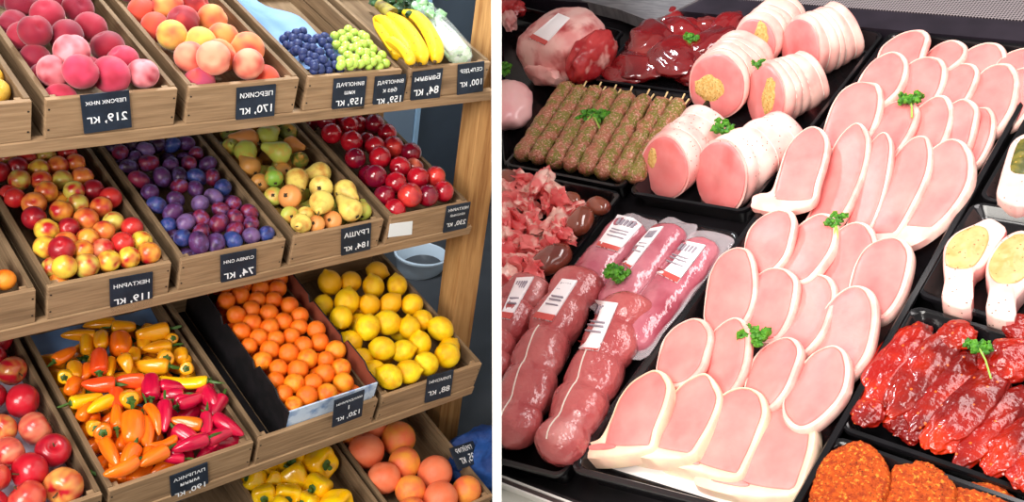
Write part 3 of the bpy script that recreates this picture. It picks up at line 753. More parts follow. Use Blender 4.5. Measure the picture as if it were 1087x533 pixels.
# x, y, direction of the stem, length, radius, colour, variant, step; 'e' = stem end to the viewer
pepA = [(215,130,0,160,34,'a',0,.0),(325,75,0,150,36,'a',0,0),(455,85,180,115,34,'a',2,.006),(145,230,150,130,36,'o',0,.004),(258,180,-90,110,36,'a',2,-.004),(338,160,-90,110,38,'a',2,.006),(435,178,-90,130,54,'o',2,.012),
    (605,115,-10,160,44,'a',2,.01),(705,150,'e',70,30,'a',2,.006),(630,195,-5,140,36,'a',0,.004),(195,320,-90,110,38,'a',2,.002),(145,345,'e',80,36,'y',2,.004),(325,265,90,150,44,'r',2,.016),(320,385,0,155,44,'r',0,.018),
    (480,370,0,150,42,'r',0,.014),(385,300,-90,120,32,'a',0,.004),(470,290,-110,120,38,'a',1,.008),(600,285,10,170,46,'a',0,.008),(668,255,'e',90,44,'a',0,.012),(760,240,-90,80,36,'a',2,.002),(825,275,-90,120,24,'a',1,.004),
    (788,305,'e',80,36,'a',2,.008),(770,360,10,230,34,'y',1,.022),(598,400,90,150,46,'m',2,.012),(720,400,180,140,36,'m',0,.01),(705,452,0,120,34,'m',0,.006),(815,465,160,150,36,'m',0,.012),(880,430,-60,110,38,'m',2,.004),
    (965,455,-120,170,46,'m',0,.008),(260,465,160,165,38,'y',0,.012),(330,500,-30,150,38,'y',0,.016),(415,480,-90,160,42,'r',0,.010),(475,465,'e',110,48,'a',2,.018),(505,240,-90,90,34,'a',2,0),(180,400,-60,100,38,'o',2,-.004),(250,330,-60,110,34,'o',0,-.006),(560,180,-90,100,36,'a',2,-.006),(540,440,-60,110,34,'o',2,-.004)]
pepB = [(316,108,90,180,36,'o',0,.02),(400,175,-90,180,58,'o',2,.02),(468,200,-100,190,48,'o',0,.014),(188,170,'e',90,42,'a',2,.006),(250,185,'e',110,46,'o',2,.02),(290,310,-118,200,40,'o',0,.016),(218,285,-120,140,34,'o',0,.004),
    (275,410,-110,120,34,'o',0,.0),(385,335,-65,165,46,'o',0,.024),(372,452,-25,180,44,'o',0,.024),(540,375,-30,160,44,'o',0,.02),(510,130,-115,190,30,'o',1,.018),(562,240,-15,140,28,'o',1,.016),(573,112,-90,180,42,'m',0,.022),
    (685,142,10,150,38,'o',0,.026),(700,225,-150,180,40,'m',0,.014),(790,172,-90,180,34,'m',0,.02),(910,160,-150,180,40,'m',0,.02),(905,255,160,165,38,'m',0,.018),(740,312,-15,180,40,'m',0,.024),(690,30,180,130,34,'m',0,.006),
    (872,58,-60,150,42,'m',0,.008),(478,330,-80,120,34,'o',0,.008),(530,310,-70,100,24,'o',0,.004),(640,285,-60,120,36,'m',2,0),(645,200,-70,110,34,'m',2,-.004),(830,235,-70,110,32,'m',2,0),(130,90,-60,110,38,'o',2,.0),(350,250,-60,110,36,'o',2,-.004),(620,350,0,120,32,'m',0,-.004)]
its = []; rnd = random.Random(11)
words_ = {'a': 'amber', 'o': 'orange', 'r': 'red-orange', 'm': 'crimson', 'y': 'yellow'}
M4 = crate_frame(2, 1); occ = []
for crop, lst in (((40, 330), pepA), ((60, 420), pepB)):
    for x, y, d, ln, r, c, v_, dh in lst:
        h = 0.002 + dh
        p = hit(crop[0] + x / 4.98, crop[1] + y / 4.98, M4, V((0, 0, h)))
        p.x = min(max(p.x, BT + 0.024), ROWS[2][3] - BT - 0.024); p.y = max(p.y, BT + 0.022)
        R_ = px_r(M4, p, r); ln_ = px_r(M4, p, ln)
        if d == 'e':
            ax = view_dir(M4, p) + V((rnd.uniform(-.4, .4), rnd.uniform(-.5, .1), 0)); ax.normalize(); ln_ = max(ln_, 2.2 * R_)
        else:
            _, a, b = along(2, 1, crop, x, y, d, 60, h)
            ax = (b - a).normalized(); ln_ *= 1.08; ax = (ax + V((0, 0, rnd.uniform(-.1, .15)))).normalized()
        st = p + ax * ln_ / 2
        o = mesh_obj('sweet_pepper', PEP[c, v_], None, M4 @ axis_frame(st, -ax, rnd.uniform(0, 6)) @ Matrix.Diagonal((R_, R_, ln_, 1)), 'L')
        mesh_obj('stem', PEPS, None, I4, 'L', o)
        its.append((p.x, p.y, (o, words_[c]))); occ.append(p)
auto_labels(its, 0.034, lambda pl, c, rw: tagp(pl[0], f'{pl[1]} sweet pepper, {c} from left, {rw} row from front of the pepper crate', 'pepper', 'small sweet peppers in the pepper crate'))
low = []
y = 0.05
while y < 0.50:
    a = 0.04
    while a < ROWS[2][3] - 0.03:
        c = 'a' if y > 0.26 else ('m' if a > 0.16 else 'o')
        ax = V((rnd.uniform(-1, 1), rnd.uniform(-1, 1), 0.1)).normalized(); ln_ = 0.075
        o = mesh_obj('sweet_pepper', PEP[c, rnd.choice((0, 2))], None, M4 @ axis_frame(V((a, y, -0.040)) + ax * ln_ / 2, -ax) @ Matrix.Diagonal((0.02, 0.02, ln_, 1)), 'L')
        mesh_obj('stem', PEPS, None, I4, 'L', o); low.append((a, y, (o, words_[c])))
        a += 0.052
    y += 0.058
auto_labels(low, 0.02, lambda pl, c, rw: tagp(pl[0], f'half-hidden {pl[1]} pepper underneath, {c} from left, {rw} row of the pepper crate', 'pepper', 'small sweet peppers in the pepper crate'))

def bell_mesh():
    pr = [(0.02, 0.72), (0.22, 0.70), (0.45, 0.86), (0.72, 0.93), (0.95, 0.74), (1.02, 0.4), (0.98, 0.0), (0.88, -0.42), (0.70, -0.78), (0.45, -0.92), (0.2, -0.84), (0.02, -0.80)]
    s = spline([V((a, b, 0)) for a, b in pr], 2, False); rs = []
    for p in s:
        rs.append([V((p.x * (1 + 0.11 * math.cos(4 * 2 * PI * j / 28 + 0.3 * math.sin(p.y * 3)) * min(1, p.x * 1.6)) * math.cos(2 * PI * j / 28),
                      p.x * (1 + 0.11 * math.cos(4 * 2 * PI * j / 28 + 0.3 * math.sin(p.y * 3)) * min(1, p.x * 1.6)) * math.sin(2 * PI * j / 28), p.y)) for j in range(28)])
    return MB().rings(rs).mesh('bell')
BELL = bell_mesh(); BELL.materials.append(mat('bell pepper skin', K(252, 206, 18), K(246, 182, 10), ns=1.2, rough=0.22, spec=0.5, coat=0.35))
BST = MB().lathe([(0.01, 0.68), (0.3, 0.72), (0.34, 0.76), (0.2, 0.80), (0.01, 0.80)], 12, lambda a, z: 1 + 0.2 * math.cos(5 * a)).tube([(0, 0, 0.74), (0.02, 0.03, 0.95), (0.12, 0.1, 1.18)], [0.14, 0.11, 0.15], 8).mesh('stem'); BST.materials.append(greenm)
M4 = crate_frame(3, 2); its = []
bells = [(390,312,88,70),(575,322,92,40),(490,222,62,200),(225,382,70,220),(110,390,56,150),(165,480,68,180),(290,500,78,200),(412,465,76,-140),(585,470,76,150),(480,540,66,160),(660,560,90,30),(60,470,60,180),(90,560,70,100),(330,420,50,190),(230,600,80,90),(560,610,80,90),(400,620,80,90),(350,220,60,200)]
pp = [hit(220 + x / 4.98, 426 + y / 4.98, M4, V((0, 0, -0.004))) for x, y, r, a in bells]
rr_ = [px_r(M4, p, r) * 0.98 for p, (x, y, r, a) in zip(pp, bells)]
relax(pp, rr_, BT, ROWS[3][3] - BT, ov=0.9)
for p, r_, (x, y, r, d) in zip(pp, rr_, bells):
    _, a, b = along(3, 2, (220, 426), x, y, d, 60, 0)
    ax = ((b - a).normalized() + V((0, 0, 0.55))).normalized()
    o = mesh_obj('bell_pepper', BELL, None, M4 @ axis_frame(p, ax, rnd.uniform(0, 6)) @ Matrix.Diagonal((r_, r_, r_, 1)), 'L')
    mesh_obj('stem', BST, None, I4, 'L', o)
    its.append((p.x, p.y, o))
auto_labels(its, 0.05, lambda o, c, rw: tagp(o, f'yellow bell pepper, {c} from left, {rw} row from front of the lowest left crate', 'bell pepper', 'yellow bell peppers on the lowest shelf'))

# ---- papers
paperm = mat('pale blue paper', K(116, 150, 198), K(104, 138, 188), ns=12, rough=0.6, spec=0.3)
def sheet(M4, x0, x1, y0, y1, zf, n=16, m_=20, edge=None):
    top = []; bot = []
    for j in range(m_ + 1):
        for i_ in range(n + 1):
            y = y0 + (y1 - y0) * j / m_; xe = edge(y) if edge else x1
            x = x0 + (xe - x0) * i_ / n; z = zf(x, y)
            top.append(V((x, y, z))); bot.append(V((x, y, z - 0.0008)))
    q = (n + 1) * (m_ + 1); fs = []
    for j in range(m_):
        for i_ in range(n):
            a = j * (n + 1) + i_; f = (a, a + 1, a + n + 2, a + n + 1)
            fs += [f, tuple(reversed([t + q for t in f]))]
    ring = [i_ for i_ in range(n + 1)] + [j * (n + 1) + n for j in range(1, m_ + 1)] + [m_ * (n + 1) + i_ for i_ in range(n - 1, -1, -1)] + [j * (n + 1) for j in range(m_ - 1, 0, -1)]
    for a, b in zip(ring, ring[1:] + ring[:1]): fs.append((a, a + q, b + q, b))
    return MB().add(top + bot, fs).mesh('sheet')
wv = lambda x, y: 0.006 * math.sin(x * 60 + y * 14) + 0.004 * math.sin(y * 43)
W0 = ROWS[0][3]
o = mesh_obj('lining_paper', sheet(None, BT + 0.002, 0, 0.10, LC - BT - 0.002, lambda x, y: -0.030 + wv(x, y) + 0.03 * max(0, 1 - x / 0.05) , edge=lambda y: 0.215 - max(0, (y - 0.10)) * 0.30 + 0.012 * math.sin(y * 25)), paperm, crate_frame(0, 2), 'L')
tagp(o, 'pale blue lining paper behind the blue grapes', 'paper')
o = mesh_obj('lining_paper', sheet(None, BT + 0.002, ROWS[2][3] - BT - 0.002, 0.14, LC - BT - 0.002, lambda x, y: -HC + 0.014 + 0.04 * max(0, (y - 0.34) / 0.2) + 0.3 * wv(x, y)), paperm, crate_frame(2, 1), 'L')
tagp(o, 'pale blue lining paper behind the small peppers', 'paper')
o = mesh_obj('lining_paper', sheet(None, BT + 0.002, ROWS[2][3] - BT - 0.002, 0.02, LC - BT - 0.002, lambda x, y: -HC + 0.012 + 0.3 * wv(x, y)), mat('lilac paper', K(196, 186, 206), rough=0.6), crate_frame(2, 0), 'L')
tagp(o, 'pale lilac lining paper under the red apples', 'paper')
fp = V((0, ROWS[1][0], ROWS[1][1])) - DV * 0.001
qd = [hit(px, py, ML, fp, -DV) for px, py in ((414, 238), (438, 235), (437, 249), (412, 252))]
o = mesh_obj('paper_label', MB().rings([[p + DV * 0.0009 for p in qd], [p - DV * 0.0004 for p in qd]]).mesh('label', False), mat('white paper', K(232, 240, 246), rough=0.5), ML, 'L')
tagp(o, 'blank white paper label on the red nectarine crate front', 'paper label')

# ---- grapes
def bunch(poly_, n_rows, r_px, m_, stem_px, label, seed, h):
    rnd = random.Random(seed); M4 = crate_frame(0, 2)
    gm = MB().lathe([(max(math.sin(PI*i_/8), 0.01), -math.cos(PI*i_/8) * 1.08) for i_ in range(9)], 12).mesh('grape'); gm.materials.append(m_)
    def inside(x, y):
        c = False
        for (x1, y1), (x2, y2) in zip(poly_, poly_[1:] + poly_[:1]):
            if (y1 > y) != (y2 > y) and x < (x2 - x1) * (y - y1) / (y2 - y1) + x1: c = not c
        return c
    pts = []
    for _ in range(6000):
        x = rnd.uniform(min(p[0] for p in poly_), max(p[0] for p in poly_)); y = rnd.uniform(min(p[1] for p in poly_), max(p[1] for p in poly_))
        if inside(x, y) and all((x - a) ** 2 + (y - b) ** 2 > (30 if len(pts) < 200 else 30) ** 2 for a, b in pts): pts.append((x, y))
    cx_ = sum(p[0] for p in pts) / len(pts); cy_ = sum(p[1] for p in pts) / len(pts)
    c0 = hit(290 + cx_ / 4.98, cy_ / 4.98, M4, V((0, 0, h)))
    root = empty('grape_bunch', M4 @ Matrix.Translation(c0), 'L')
    mx = max(math.hypot(a - cx_, b - cy_) for a, b in pts)
    for a, b in pts[:98]:
        d = math.hypot(a - cx_, b - cy_) / mx
        hh = h + 0.022 * (1 - d * d) + rnd.uniform(-0.006, 0.006)
        p = hit(290 + a / 4.98, b / 4.98, M4, V((0, 0, hh)))
        p.x = min(max(p.x, BT + 0.014), W0 - BT - 0.012); p.y = max(p.y, BT + 0.012)
        r_ = px_r(M4, p, r_px) * rnd.uniform(0.92, 1.08)
        mesh_obj('grape', gm, None, Matrix.Translation(p - c0) @ rand_rot(rnd).to_4x4() @ Matrix.Diagonal((r_, r_, r_, 1)), 'L', root)
    # lower body of the bunch: the rachis that carries the berries
    a = hit(290 + stem_px[0][0] / 4.98, stem_px[0][1] / 4.98, M4, V((0, 0, h - 0.012))) - c0; b = hit(290 + stem_px[1][0] / 4.98, stem_px[1][1] / 4.98, M4, V((0, 0, h - 0.02))) - c0
    mb = MB().tube([a, (a + b) / 2 + V((0, 0, -0.006)), b], [0.003, 0.0035, 0.002], 7)
    mesh_obj('stem', mb.mesh('stem'), greenm, I4, 'L', root)
    tagp(root, label, 'grapes')
grb = mat('blue grape skin', K(30, 40, 86), K(66, 82, 136), ns=120, lo=0.45, hi=0.75, rough=0.5, spec=0.35)
grg = mat('green grape skin', K(160, 196, 70), K(186, 212, 100), ns=60, rough=0.25, spec=0.5, sss=0.2)
bunch([(50,195),(90,170),(170,165),(215,205),(290,190),(335,290),(360,340),(355,375),(300,395),(205,395),(150,340),(60,250)], 0, 24.5, grb, ((120, 190), (290, 370)), 'bunch of dark blue grapes left in the grape crate', 21, -0.004)
bunch([(305,185),(355,160),(410,150),(490,170),(520,215),(525,250),(590,290),(612,350),(560,372),(480,380),(380,390),(350,320),(335,240)], 0, 25, grg, ((400, 170), (480, 360)), 'bunch of pale green grapes right in the grape crate', 22, -0.002)

# ---- bananas
M4 = crate_frame(0, 3)
banm = mat('banana peel', K(236, 188, 26), K(222, 164, 18), ns=14, lo=0.45, hi=0.7, rough=0.42, spec=0.4, spots=(K(112, 72, 24), 60, 0.16), c3=K(206, 160, 40), ns3=8, lo3=0.62, hi3=0.8)
bant = mat('banana tip', K(84, 60, 30), K(60, 42, 22), ns=30, rough=0.8)
bans = [([(545,95),(600,125),(665,200),(715,270),(732,330)], 36, .016), ([(610,75),(690,135),(750,215),(785,290),(778,335)], 38, .024), ([(690,65),(770,105),(830,190),(862,270),(855,325)], 40, .030), ([(600,215),(640,225),(690,265),(720,310),(728,345)], 30, .030), ([(540,95),(575,160),(620,230),(655,280),(670,300)], 34, .0)]
b0_ = hit(290 + 640 / 4.98, 120 / 4.98, M4, V((0, 0, 0.0)))
root = empty('banana_bunch', M4 @ Matrix.Translation(b0_), 'L')
for path, r, h in bans:
    ps = []
    for t, (x, y) in enumerate(path):
        f_ = t / (len(path) - 1)
        ps.append(hit(290 + x / 4.98, y / 4.98, M4, V((0, 0, h + 0.014 * math.sin(PI * f_) - 0.006 * f_))) - b0_)
    s = spline(ps, 5, False); n = len(s); R_ = px_r(M4, ps[2] + b0_, r)
    rad = [R_ * (0.40 + 0.60 * min(1, (i_ / (n - 1)) / 0.2)) * (1 if i_ < n * 0.8 else max(0.28, 1 - ((i_ / (n - 1) - 0.8) / 0.2) ** 2 * 0.72)) for i_ in range(n)]
    mb = MB(); rs = []
    for i_, p in enumerate(s):
        t = (s[min(i_ + 1, n - 1)] - s[max(i_ - 1, 0)]).normalized(); a = t.cross(V((0.1, 0.2, 1))).normalized(); b = t.cross(a)
        rs.append([p + (a * math.cos(2*PI*j/15) + b * math.sin(2*PI*j/15)) * rad[i_] * (1 + 0.07 * math.cos(5 * 2 * PI * j / 15)) for j in range(15)])
    o = mesh_obj('banana', mb.rings(rs).mesh('banana'), banm, I4, 'L', root)
    mesh_obj('tip', MB().tube([s[-1], s[-1] + (s[-1] - s[-3]).normalized() * 0.006], [R_ * 0.27, R_ * 0.18], 8).mesh('tip'), bant, I4, 'L', o)
top = sum((hit(290 + x / 4.98, y / 4.98, M4, V((0, 0, 0.02))) for x, y in ((545, 85), (610, 68), (690, 58))), V()) / 3 - b0_
mesh_obj('stalk', MB().tube([top + V((0, -0.012, 0)), top + V((-0.004, 0.02, 0.004)), top + V((-0.008, 0.045, 0.004))], [0.022, 0.017, 0.014], 10).mesh('stalk'), mat('banana stalk', K(150, 140, 50), K(90, 70, 34), ns=30, rough=0.7), I4, 'L', root)
tagp(root, 'bunch of ripe spotted yellow bananas in the top right crate', 'bananas')

# ---- leafy things
def leaf_cluster(n, spread, r, seed, flat=0.7):
    rnd = random.Random(seed); mb = MB()
    for _ in range(n):
        c = V((rnd.gauss(0, 1) * spread[0], rnd.gauss(0, 1) * spread[1], abs(rnd.gauss(0, 1)) * spread[2]))
        mb.ico(c, r * rnd.uniform(0.7, 1.25), 2, 0.55, 2.6, rnd.uniform(0, 99), (1, 1, flat))
    return mb
herbm = mat('dark herb leaf', K(40, 82, 34), K(24, 54, 26), ns=70, rough=0.55)
p0 = hit(418, 8, M4, V((0, 0, 0.0)))
root = empty('herb_bunch', M4 @ Matrix.Translation(p0), 'L')
mesh_obj('foliage', leaf_cluster(110, (0.040, 0.055, 0.022), 0.011, 3).mesh('foliage'), herbm, I4, 'L', root)
mesh_obj('stem', MB().tube([(0, 0.02, 0.0), (0.01, 0.09, -0.015), (0.01, 0.15, -0.03)], [0.008, 0.007, 0.008], 8).mesh('stem'), greenm, I4, 'L', root)
tagp(root, 'bunch of dark green leafy herbs behind the bananas', 'herbs')
# bagged greens
a = hit(450, 14, M4, V((0, 0, 0.012))); b = hit(489, 60, M4, V((0, 0, 0.012)))
root = empty('bagged_greens', M4 @ axis_frame((a + b) / 2, b - a), 'L'); LB = (b - a).length
lfm = mat('green leaf', K(96, 150, 92), K(168, 200, 160), ns=60, lo=0.4, hi=0.7, rough=0.5)
stk = mat('white leaf stalk', K(222, 230, 216), K(176, 206, 160), ns=30, stretch=(1, 1, 0.2), rough=0.45)
rnd = random.Random(4)
for j in range(7):
    an = 2 * PI * j / 7
    mesh_obj('stalk', MB().tube([(0.022 * math.cos(an), 0.016 * math.sin(an), LB * 0.48), (0.026 * math.cos(an), 0.018 * math.sin(an), LB * 0.1), (0.022 * math.cos(an), 0.02 * math.sin(an), -LB * 0.2)], [0.013, 0.011, 0.006], 9).mesh('stalk'), stk, I4, 'L', root)
mb = MB()
for j in range(26):
    z = rnd.uniform(-LB * 0.55, LB * 0.2)
    mb.ico((rnd.gauss(0, 0.013), rnd.gauss(0, 0.012), z), rnd.uniform(0.012, 0.018), 2, 0.5, 2.2, j, (1, 0.8, 1.5))
mesh_obj('foliage', mb.mesh('foliage'), lfm, I4, 'L', root)
fr = lambda a_, z: 1 + 0.06 * math.sin(7 * a_ + z * 90) + 0.05 * math.sin(3 * a_ - z * 60)
film = mat('clear plastic film', K(238, 246, 246), rough=0.16, spec=0.6, alpha=0.20, bump=(60, 0.8, 0.004), coat=0.6)
mesh_obj('plastic_film', MB().lathe([(0.004, LB * .56), (0.030, LB * .54), (0.042, LB * .4), (0.044, 0), (0.042, -LB * .4), (0.03, -LB * .6), (0.01, -LB * .68)], 26, fr).mesh('film'), film, Matrix.Diagonal((1, 0.8, 1, 1)), 'L', root)
tagp(root, 'pale stalked greens in a clear plastic bag beside the bananas', 'greens')

# ---- things behind and beside the rack
py_ = 2.86
bc = hit(446, 281, ML, V((0, py_, 0)), (0, 1, 0)); dep = proj(ML @ bc)[2]; rb = 27 * dep / F
root = empty('white_basin', ML @ Matrix.Translation(bc), 'L')
whp = mat('white glazed plastic', K(214, 228, 240), rough=0.25, spec=0.5)
mesh_obj('bowl', MB().lathe([(0.01, -0.085), (rb * 0.62, -0.085), (rb * 0.86, -0.05), (rb * 0.97, 0.03), (rb, 0.05), (rb * 1.06, 0.052), (rb * 1.06, 0.044), (rb * 1.0, 0.056), (rb * 0.94, 0.05), (rb * 0.88, 0.0), (rb * 0.6, -0.07), (0.01, -0.075)], 40).mesh('bowl'), whp, I4, 'L', root)
mesh_obj('pedestal', MB().lathe([(0.01, -0.086), (rb * 0.35, -0.086), (rb * 0.28, -0.2), (rb * 0.3, -0.6), (rb * 0.5, -0.9), (0.01, -0.9)], 24).mesh('pedestal'), whp, I4, 'L', root)
tagp(root, 'white wash basin behind the rack, left of the wooden post', 'basin')
a = hit(452, 0, ML, V((0, 3.03, 0)), (0, 1, 0)); b = hit(437, 230, ML, V((0, 3.03, 0)), (0, 1, 0)); xm = (a.x + b.x) / 2
o = mesh_obj('trim_2', MB().box((xm - 0.012, 3.03, -2.3), (xm + 0.012, 3.05, 0.5), 0.003).mesh('trim', False), mat('pale blue trim', K(150, 184, 214), rough=0.4), ML, 'L')
tagp(o, 'pale blue vertical trim strip on the dark wall', 'trim', kind='structure')
o = mesh_obj('wall_panel', MB().box((xm - 0.9, 3.034, -2.3), (xm - 0.014, 3.05, 0.5), 0.003).mesh('panel', False), mat('grey blue panel', K(112, 130, 150), rough=0.5), ML, 'L')
tagp(o, 'lighter grey blue wall panel left of the pale trim', 'panel', kind='structure')
bp = hit(511, 488, ML, V((0, 1.78, 0)), (0, 1, 0))
bm_ = MB().ico((0, 0, 0), 0.13, 4, 0.35, 1.6, 5, (1.1, 0.8, 0.8))
o = mesh_obj('cloth_bag', bm_.mesh('bag'), mat('blue cloth', K(20, 70, 140), K(14, 50, 112), ns=20, rough=0.7, bump=(14, 0.8, 0.02)), ML @ Matrix.Translation(bp), 'L')
tagp(o, 'crumpled blue cloth bag at the bottom right of the rack', 'bag')

# ------------------------------------------------------------------ the meat counter (counter axes: x along the front, y away, z up from the deck)
from mathutils.bvhtree import BVHTree
DR = 1.20
def hr(px, py, h=0.0): return hit(px, py, MR, V((0, 0, -DR + h)))
def r3(px, p): return px * proj(MR @ p)[2] / F
def zc(crop, pts): return [(crop[0] + x / 4.98, crop[1] + y / 4.98) for x, y in pts]
blackp = mat('black tray plastic', K(16, 15, 17), K(22, 20, 23), ns=20, rough=0.16, spec=0.55)
deckm = mat('black counter deck', K(20, 18, 20), K(28, 25, 28), ns=8, rough=0.3, spec=0.5)
leanm = mat('pork lean', K(234, 120, 118), K(240, 144, 138), ns=20, lo=0.25, hi=0.75, stretch=(1.3, 1, 1), rough=0.42, spec=0.4, sss=0.12, c3=K(220, 92, 92), ns3=11, lo3=0.56, hi3=0.9, bump=(90, 0.25))
fatm = mat('pork fat', K(250, 206, 192), K(244, 178, 168), ns=30, rough=0.42, spec=0.4, sss=0.12, bump=(70, 0.25))
rindm = mat('cream fat end', K(244, 216, 184), K(240, 198, 174), ns=24, rough=0.42, spec=0.4, sss=0.12, bump=(70, 0.25))
redm = mat('red meat', K(160, 30, 36), K(192, 62, 62), ns=18, rough=0.3, spec=0.5, bump=(50, 0.5), c3=K(232, 178, 168), ns3=14, lo3=0.62, hi3=0.74)
stuffm = mat('herb stuffing', K(232, 194, 120), K(214, 164, 86), ns=160, rough=0.7, spots=(K(110, 90, 40), 170, 0.2), bump=(220, 0.8))

# deck, front trim, back ledge, grille
def quad_prism(pts, z0, z1): return MB().rings([[V((p.x, p.y, z0)) for p in pts], [V((p.x, p.y, z1)) for p in pts]])
DZ = -DR - 0.0515
ctr_pt = hr(800, 260)
root = empty('display_counter', MR @ Matrix.Translation((ctr_pt.x, ctr_pt.y, DZ - 0.7)), 'R')
CI = Matrix.Translation((-ctr_pt.x, -ctr_pt.y, -(DZ - 0.7)))
bl, br = hr(520, 492, -0.02), hr(1130, 722, -0.02); tr, tl = hr(1150, 32, -0.02), hr(520, -45, -0.02)
mesh_obj('deck', quad_prism([bl, br, tr, tl], DZ - 0.03, DZ).mesh('deck', False), deckm, CI, 'R', root)
fdir = (br - bl).normalized(); fout = V((fdir.y, -fdir.x, 0))
def strip(a0, a1, z0, z1, name, m): mesh_obj(name, quad_prism([bl + fout * a0 - fdir * .3, br + fout * a0 + fdir * .3, br + fout * a1 + fdir * .3, bl + fout * a1 - fdir * .3][::-1], z0, z1).mesh(name, False), m, CI, 'R', root)
strip(0.0, 0.006, DZ - 0.03, DZ + 0.018, 'front_rail', deckm)
strip(0.006, 0.0095, DZ - 0.03, DZ + 0.020, 'edge_trim', mat('white edge trim', K(240, 238, 234), rough=0.35))
strip(0.0095, 0.018, DZ - 0.03, DZ + 0.017, 'edge_trim', mat('brown edge trim', K(70, 56, 56), rough=0.35))
strip(0.018, 0.0215, DZ - 0.03, DZ + 0.020, 'edge_trim', mat('white edge trim', K(240, 238, 234)))
strip(0.0215, 0.24, DZ - 0.06, DZ + 0.006, 'front_shelf', mat('pale grey shelf', K(214, 214, 206), rough=0.4))
strip(-0.02, 0.0, DZ - 0.75, DZ - 0.03, 'front_panel', deckm)
bdir = (hr(1087, 46) - hr(840, 24)).normalized(); bo = hr(840, 24)
bn = V((-bdir.y, bdir.x, 0))
def bstrip(a0, a1, z0, z1, name, m, x0=-1.2, x1=1.0): return mesh_obj(name, quad_prism([bo + bn * a0 + bdir * x0, bo + bn * a0 + bdir * x1, bo + bn * a1 + bdir * x1, bo + bn * a1 + bdir * x0], z0, z1).mesh(name, False), m, CI, 'R', root)
gw = (hit(960, 14, MR, V((0, 0, -DR))) - bo).dot(bn)
bstrip(0.004, gw, DZ, -DR + 0.002, 'back_ledge', mat('purplish black ledge', K(44, 37, 46), K(36, 30, 38), ns=12, rough=0.35, spec=0.5))
# perforated steel grille: real holes would be sub-pixel, so the plate carries rows of raised studs as its surface pattern
gm = bpy.data.materials.new('perforated steel'); gm.use_nodes = True
nt = gm.node_tree; p_ = nt.nodes['Principled BSDF']; tc = nt.nodes.new('ShaderNodeTexCoord'); vo = nt.nodes.new('ShaderNodeTexVoronoi')
vo.voronoi_dimensions = '2D'; vo.inputs['Scale'].default_value = 150; vo.inputs['Randomness'].default_value = 0.0
mr_ = nt.nodes.new('ShaderNodeMapRange'); mr_.inputs['From Min'].default_value = 0.28; mr_.inputs['From Max'].default_value = 0.40
mx = nt.nodes.new('ShaderNodeMix'); mx.data_type = 'RGBA'; mx.inputs[6].default_value = K(26, 22, 24); mx.inputs[7].default_value = K(170, 158, 160)
nt.links.new(tc.outputs['Object'], vo.inputs['Vector']); nt.links.new(vo.outputs['Distance'], mr_.inputs['Value']); nt.links.new(mr_.outputs[0], mx.inputs['Factor']); nt.links.new(mx.outputs[2], p_.inputs['Base Color'])
p_.inputs['Metallic'].default_value = 0.3; p_.inputs['Roughness'].default_value = 0.35
g0 = bo + bn * gw - bdir * 0.22
B_ = frame(V((g0.x, g0.y, -DR)), bdir, bn, V((0, 0, 1)))
mesh_obj('steel_grille', MB().box((0, 0.0, -0.004), (1.2, 0.30, 0.004), 0.001).mesh('grille', False), gm, CI @ B_, 'R', root)
# curved steel end piece at the top left
q = [hr(*c, 0.01) for c in ((612, -2), (655, 8), (690, 21), (712, 12), (760, -12), (760, -60), (600, -60))]
mesh_obj('steel_end_plate', quad_prism(q[::-1], -DR - 0.03, -DR + 0.006).mesh('plate', False), mat('brushed steel', K(176, 172, 174), K(150, 146, 150), ns=20, stretch=(1, 8, 1), rough=0.3, metal=0.6), CI, 'R', root)
tagp(root, 'black refrigerated meat counter with white edge trim and steel grille', 'counter')

def round_quad(c, m, rad, n=6):
    """c: front-left, front-right, back-right, back-left; m: inset in metres"""
    w_ = ((c[1] - c[0]).length + (c[2] - c[3]).length) / 2; d_ = ((c[3] - c[0]).length + (c[2] - c[1]).length) / 2
    out = []
    r_ = max(rad - m * 0.6, 0.004)
    for cu, cv, a0 in ((w_ - m - r_, m + r_, -90), (w_ - m - r_, d_ - m - r_, 0), (m + r_, d_ - m - r_, 90), (m + r_, m + r_, 180)):
        for j in range(n + 1):
            a = math.radians(a0 + 90 * j / n); u = (cu + r_ * math.cos(a)) / w_; v = (cv + r_ * math.sin(a)) / d_
            out.append(c[0] * (1 - u) * (1 - v) + c[1] * u * (1 - v) + c[2] * u * v + c[3] * (1 - u) * v)
    return out
def tray(corners, label, depth=0.036, lift=0.0, rim=0.010, rad=0.022, name='meat_tray'):
    c = [hr(px, py, lift) for px, py in corners]; o_ = sum(c, V()) / 4
    def lp(m, z): return [V((p.x - o_.x, p.y - o_.y, z)) for p in round_quad(c, m, rad)]
    rs = [lp(rim + 0.010, -0.0513 - lift), lp(rim, -0.010), lp(0.001, -0.008), lp(0, -0.004), lp(0.0015, 0.0), lp(rim - 0.002, 0.0005), lp(rim + 0.001, -0.003), lp(rim + 0.010, -depth + 0.005), lp(rim + 0.016, -depth)]
    mb = MB().rings(rs)
    o = mesh_obj(name, mb.mesh('tray'), blackp, MR @ Matrix.Translation(o_), 'R')
    tagp(o, label, 'tray', 'black meat trays'); return o
tray([(535, 178), (604, 97), (664, 32), (480, 0)][0:1] + [(606, 96), (663, 33), (520, -2)], 'black tray under the leg of lamb at the top left')
tray([(628, 85), (746, 101), (827, 12), (700, 4)], 'black tray of dark red liver at the back', depth=0.024)
tray([(533, 175), (660, 200), (737, 100), (612, 88)], 'black tray of minced meat skewers', depth=0.018)
tray([(665, 205), (792, 226), (940, 35), (829, 13)], 'black tray of stuffed rolled pork roasts', lift=-0.004, depth=0.042)
tray([(470, 292), (586, 298), (662, 204), (510, 174)], 'black tray of pink meat trimmings and kidneys', depth=0.028)
tray([(490, 480), (596, 508), (789, 247), (664, 223)], 'black tray of vacuum packed tenderloins', lift=-0.002, depth=0.028)
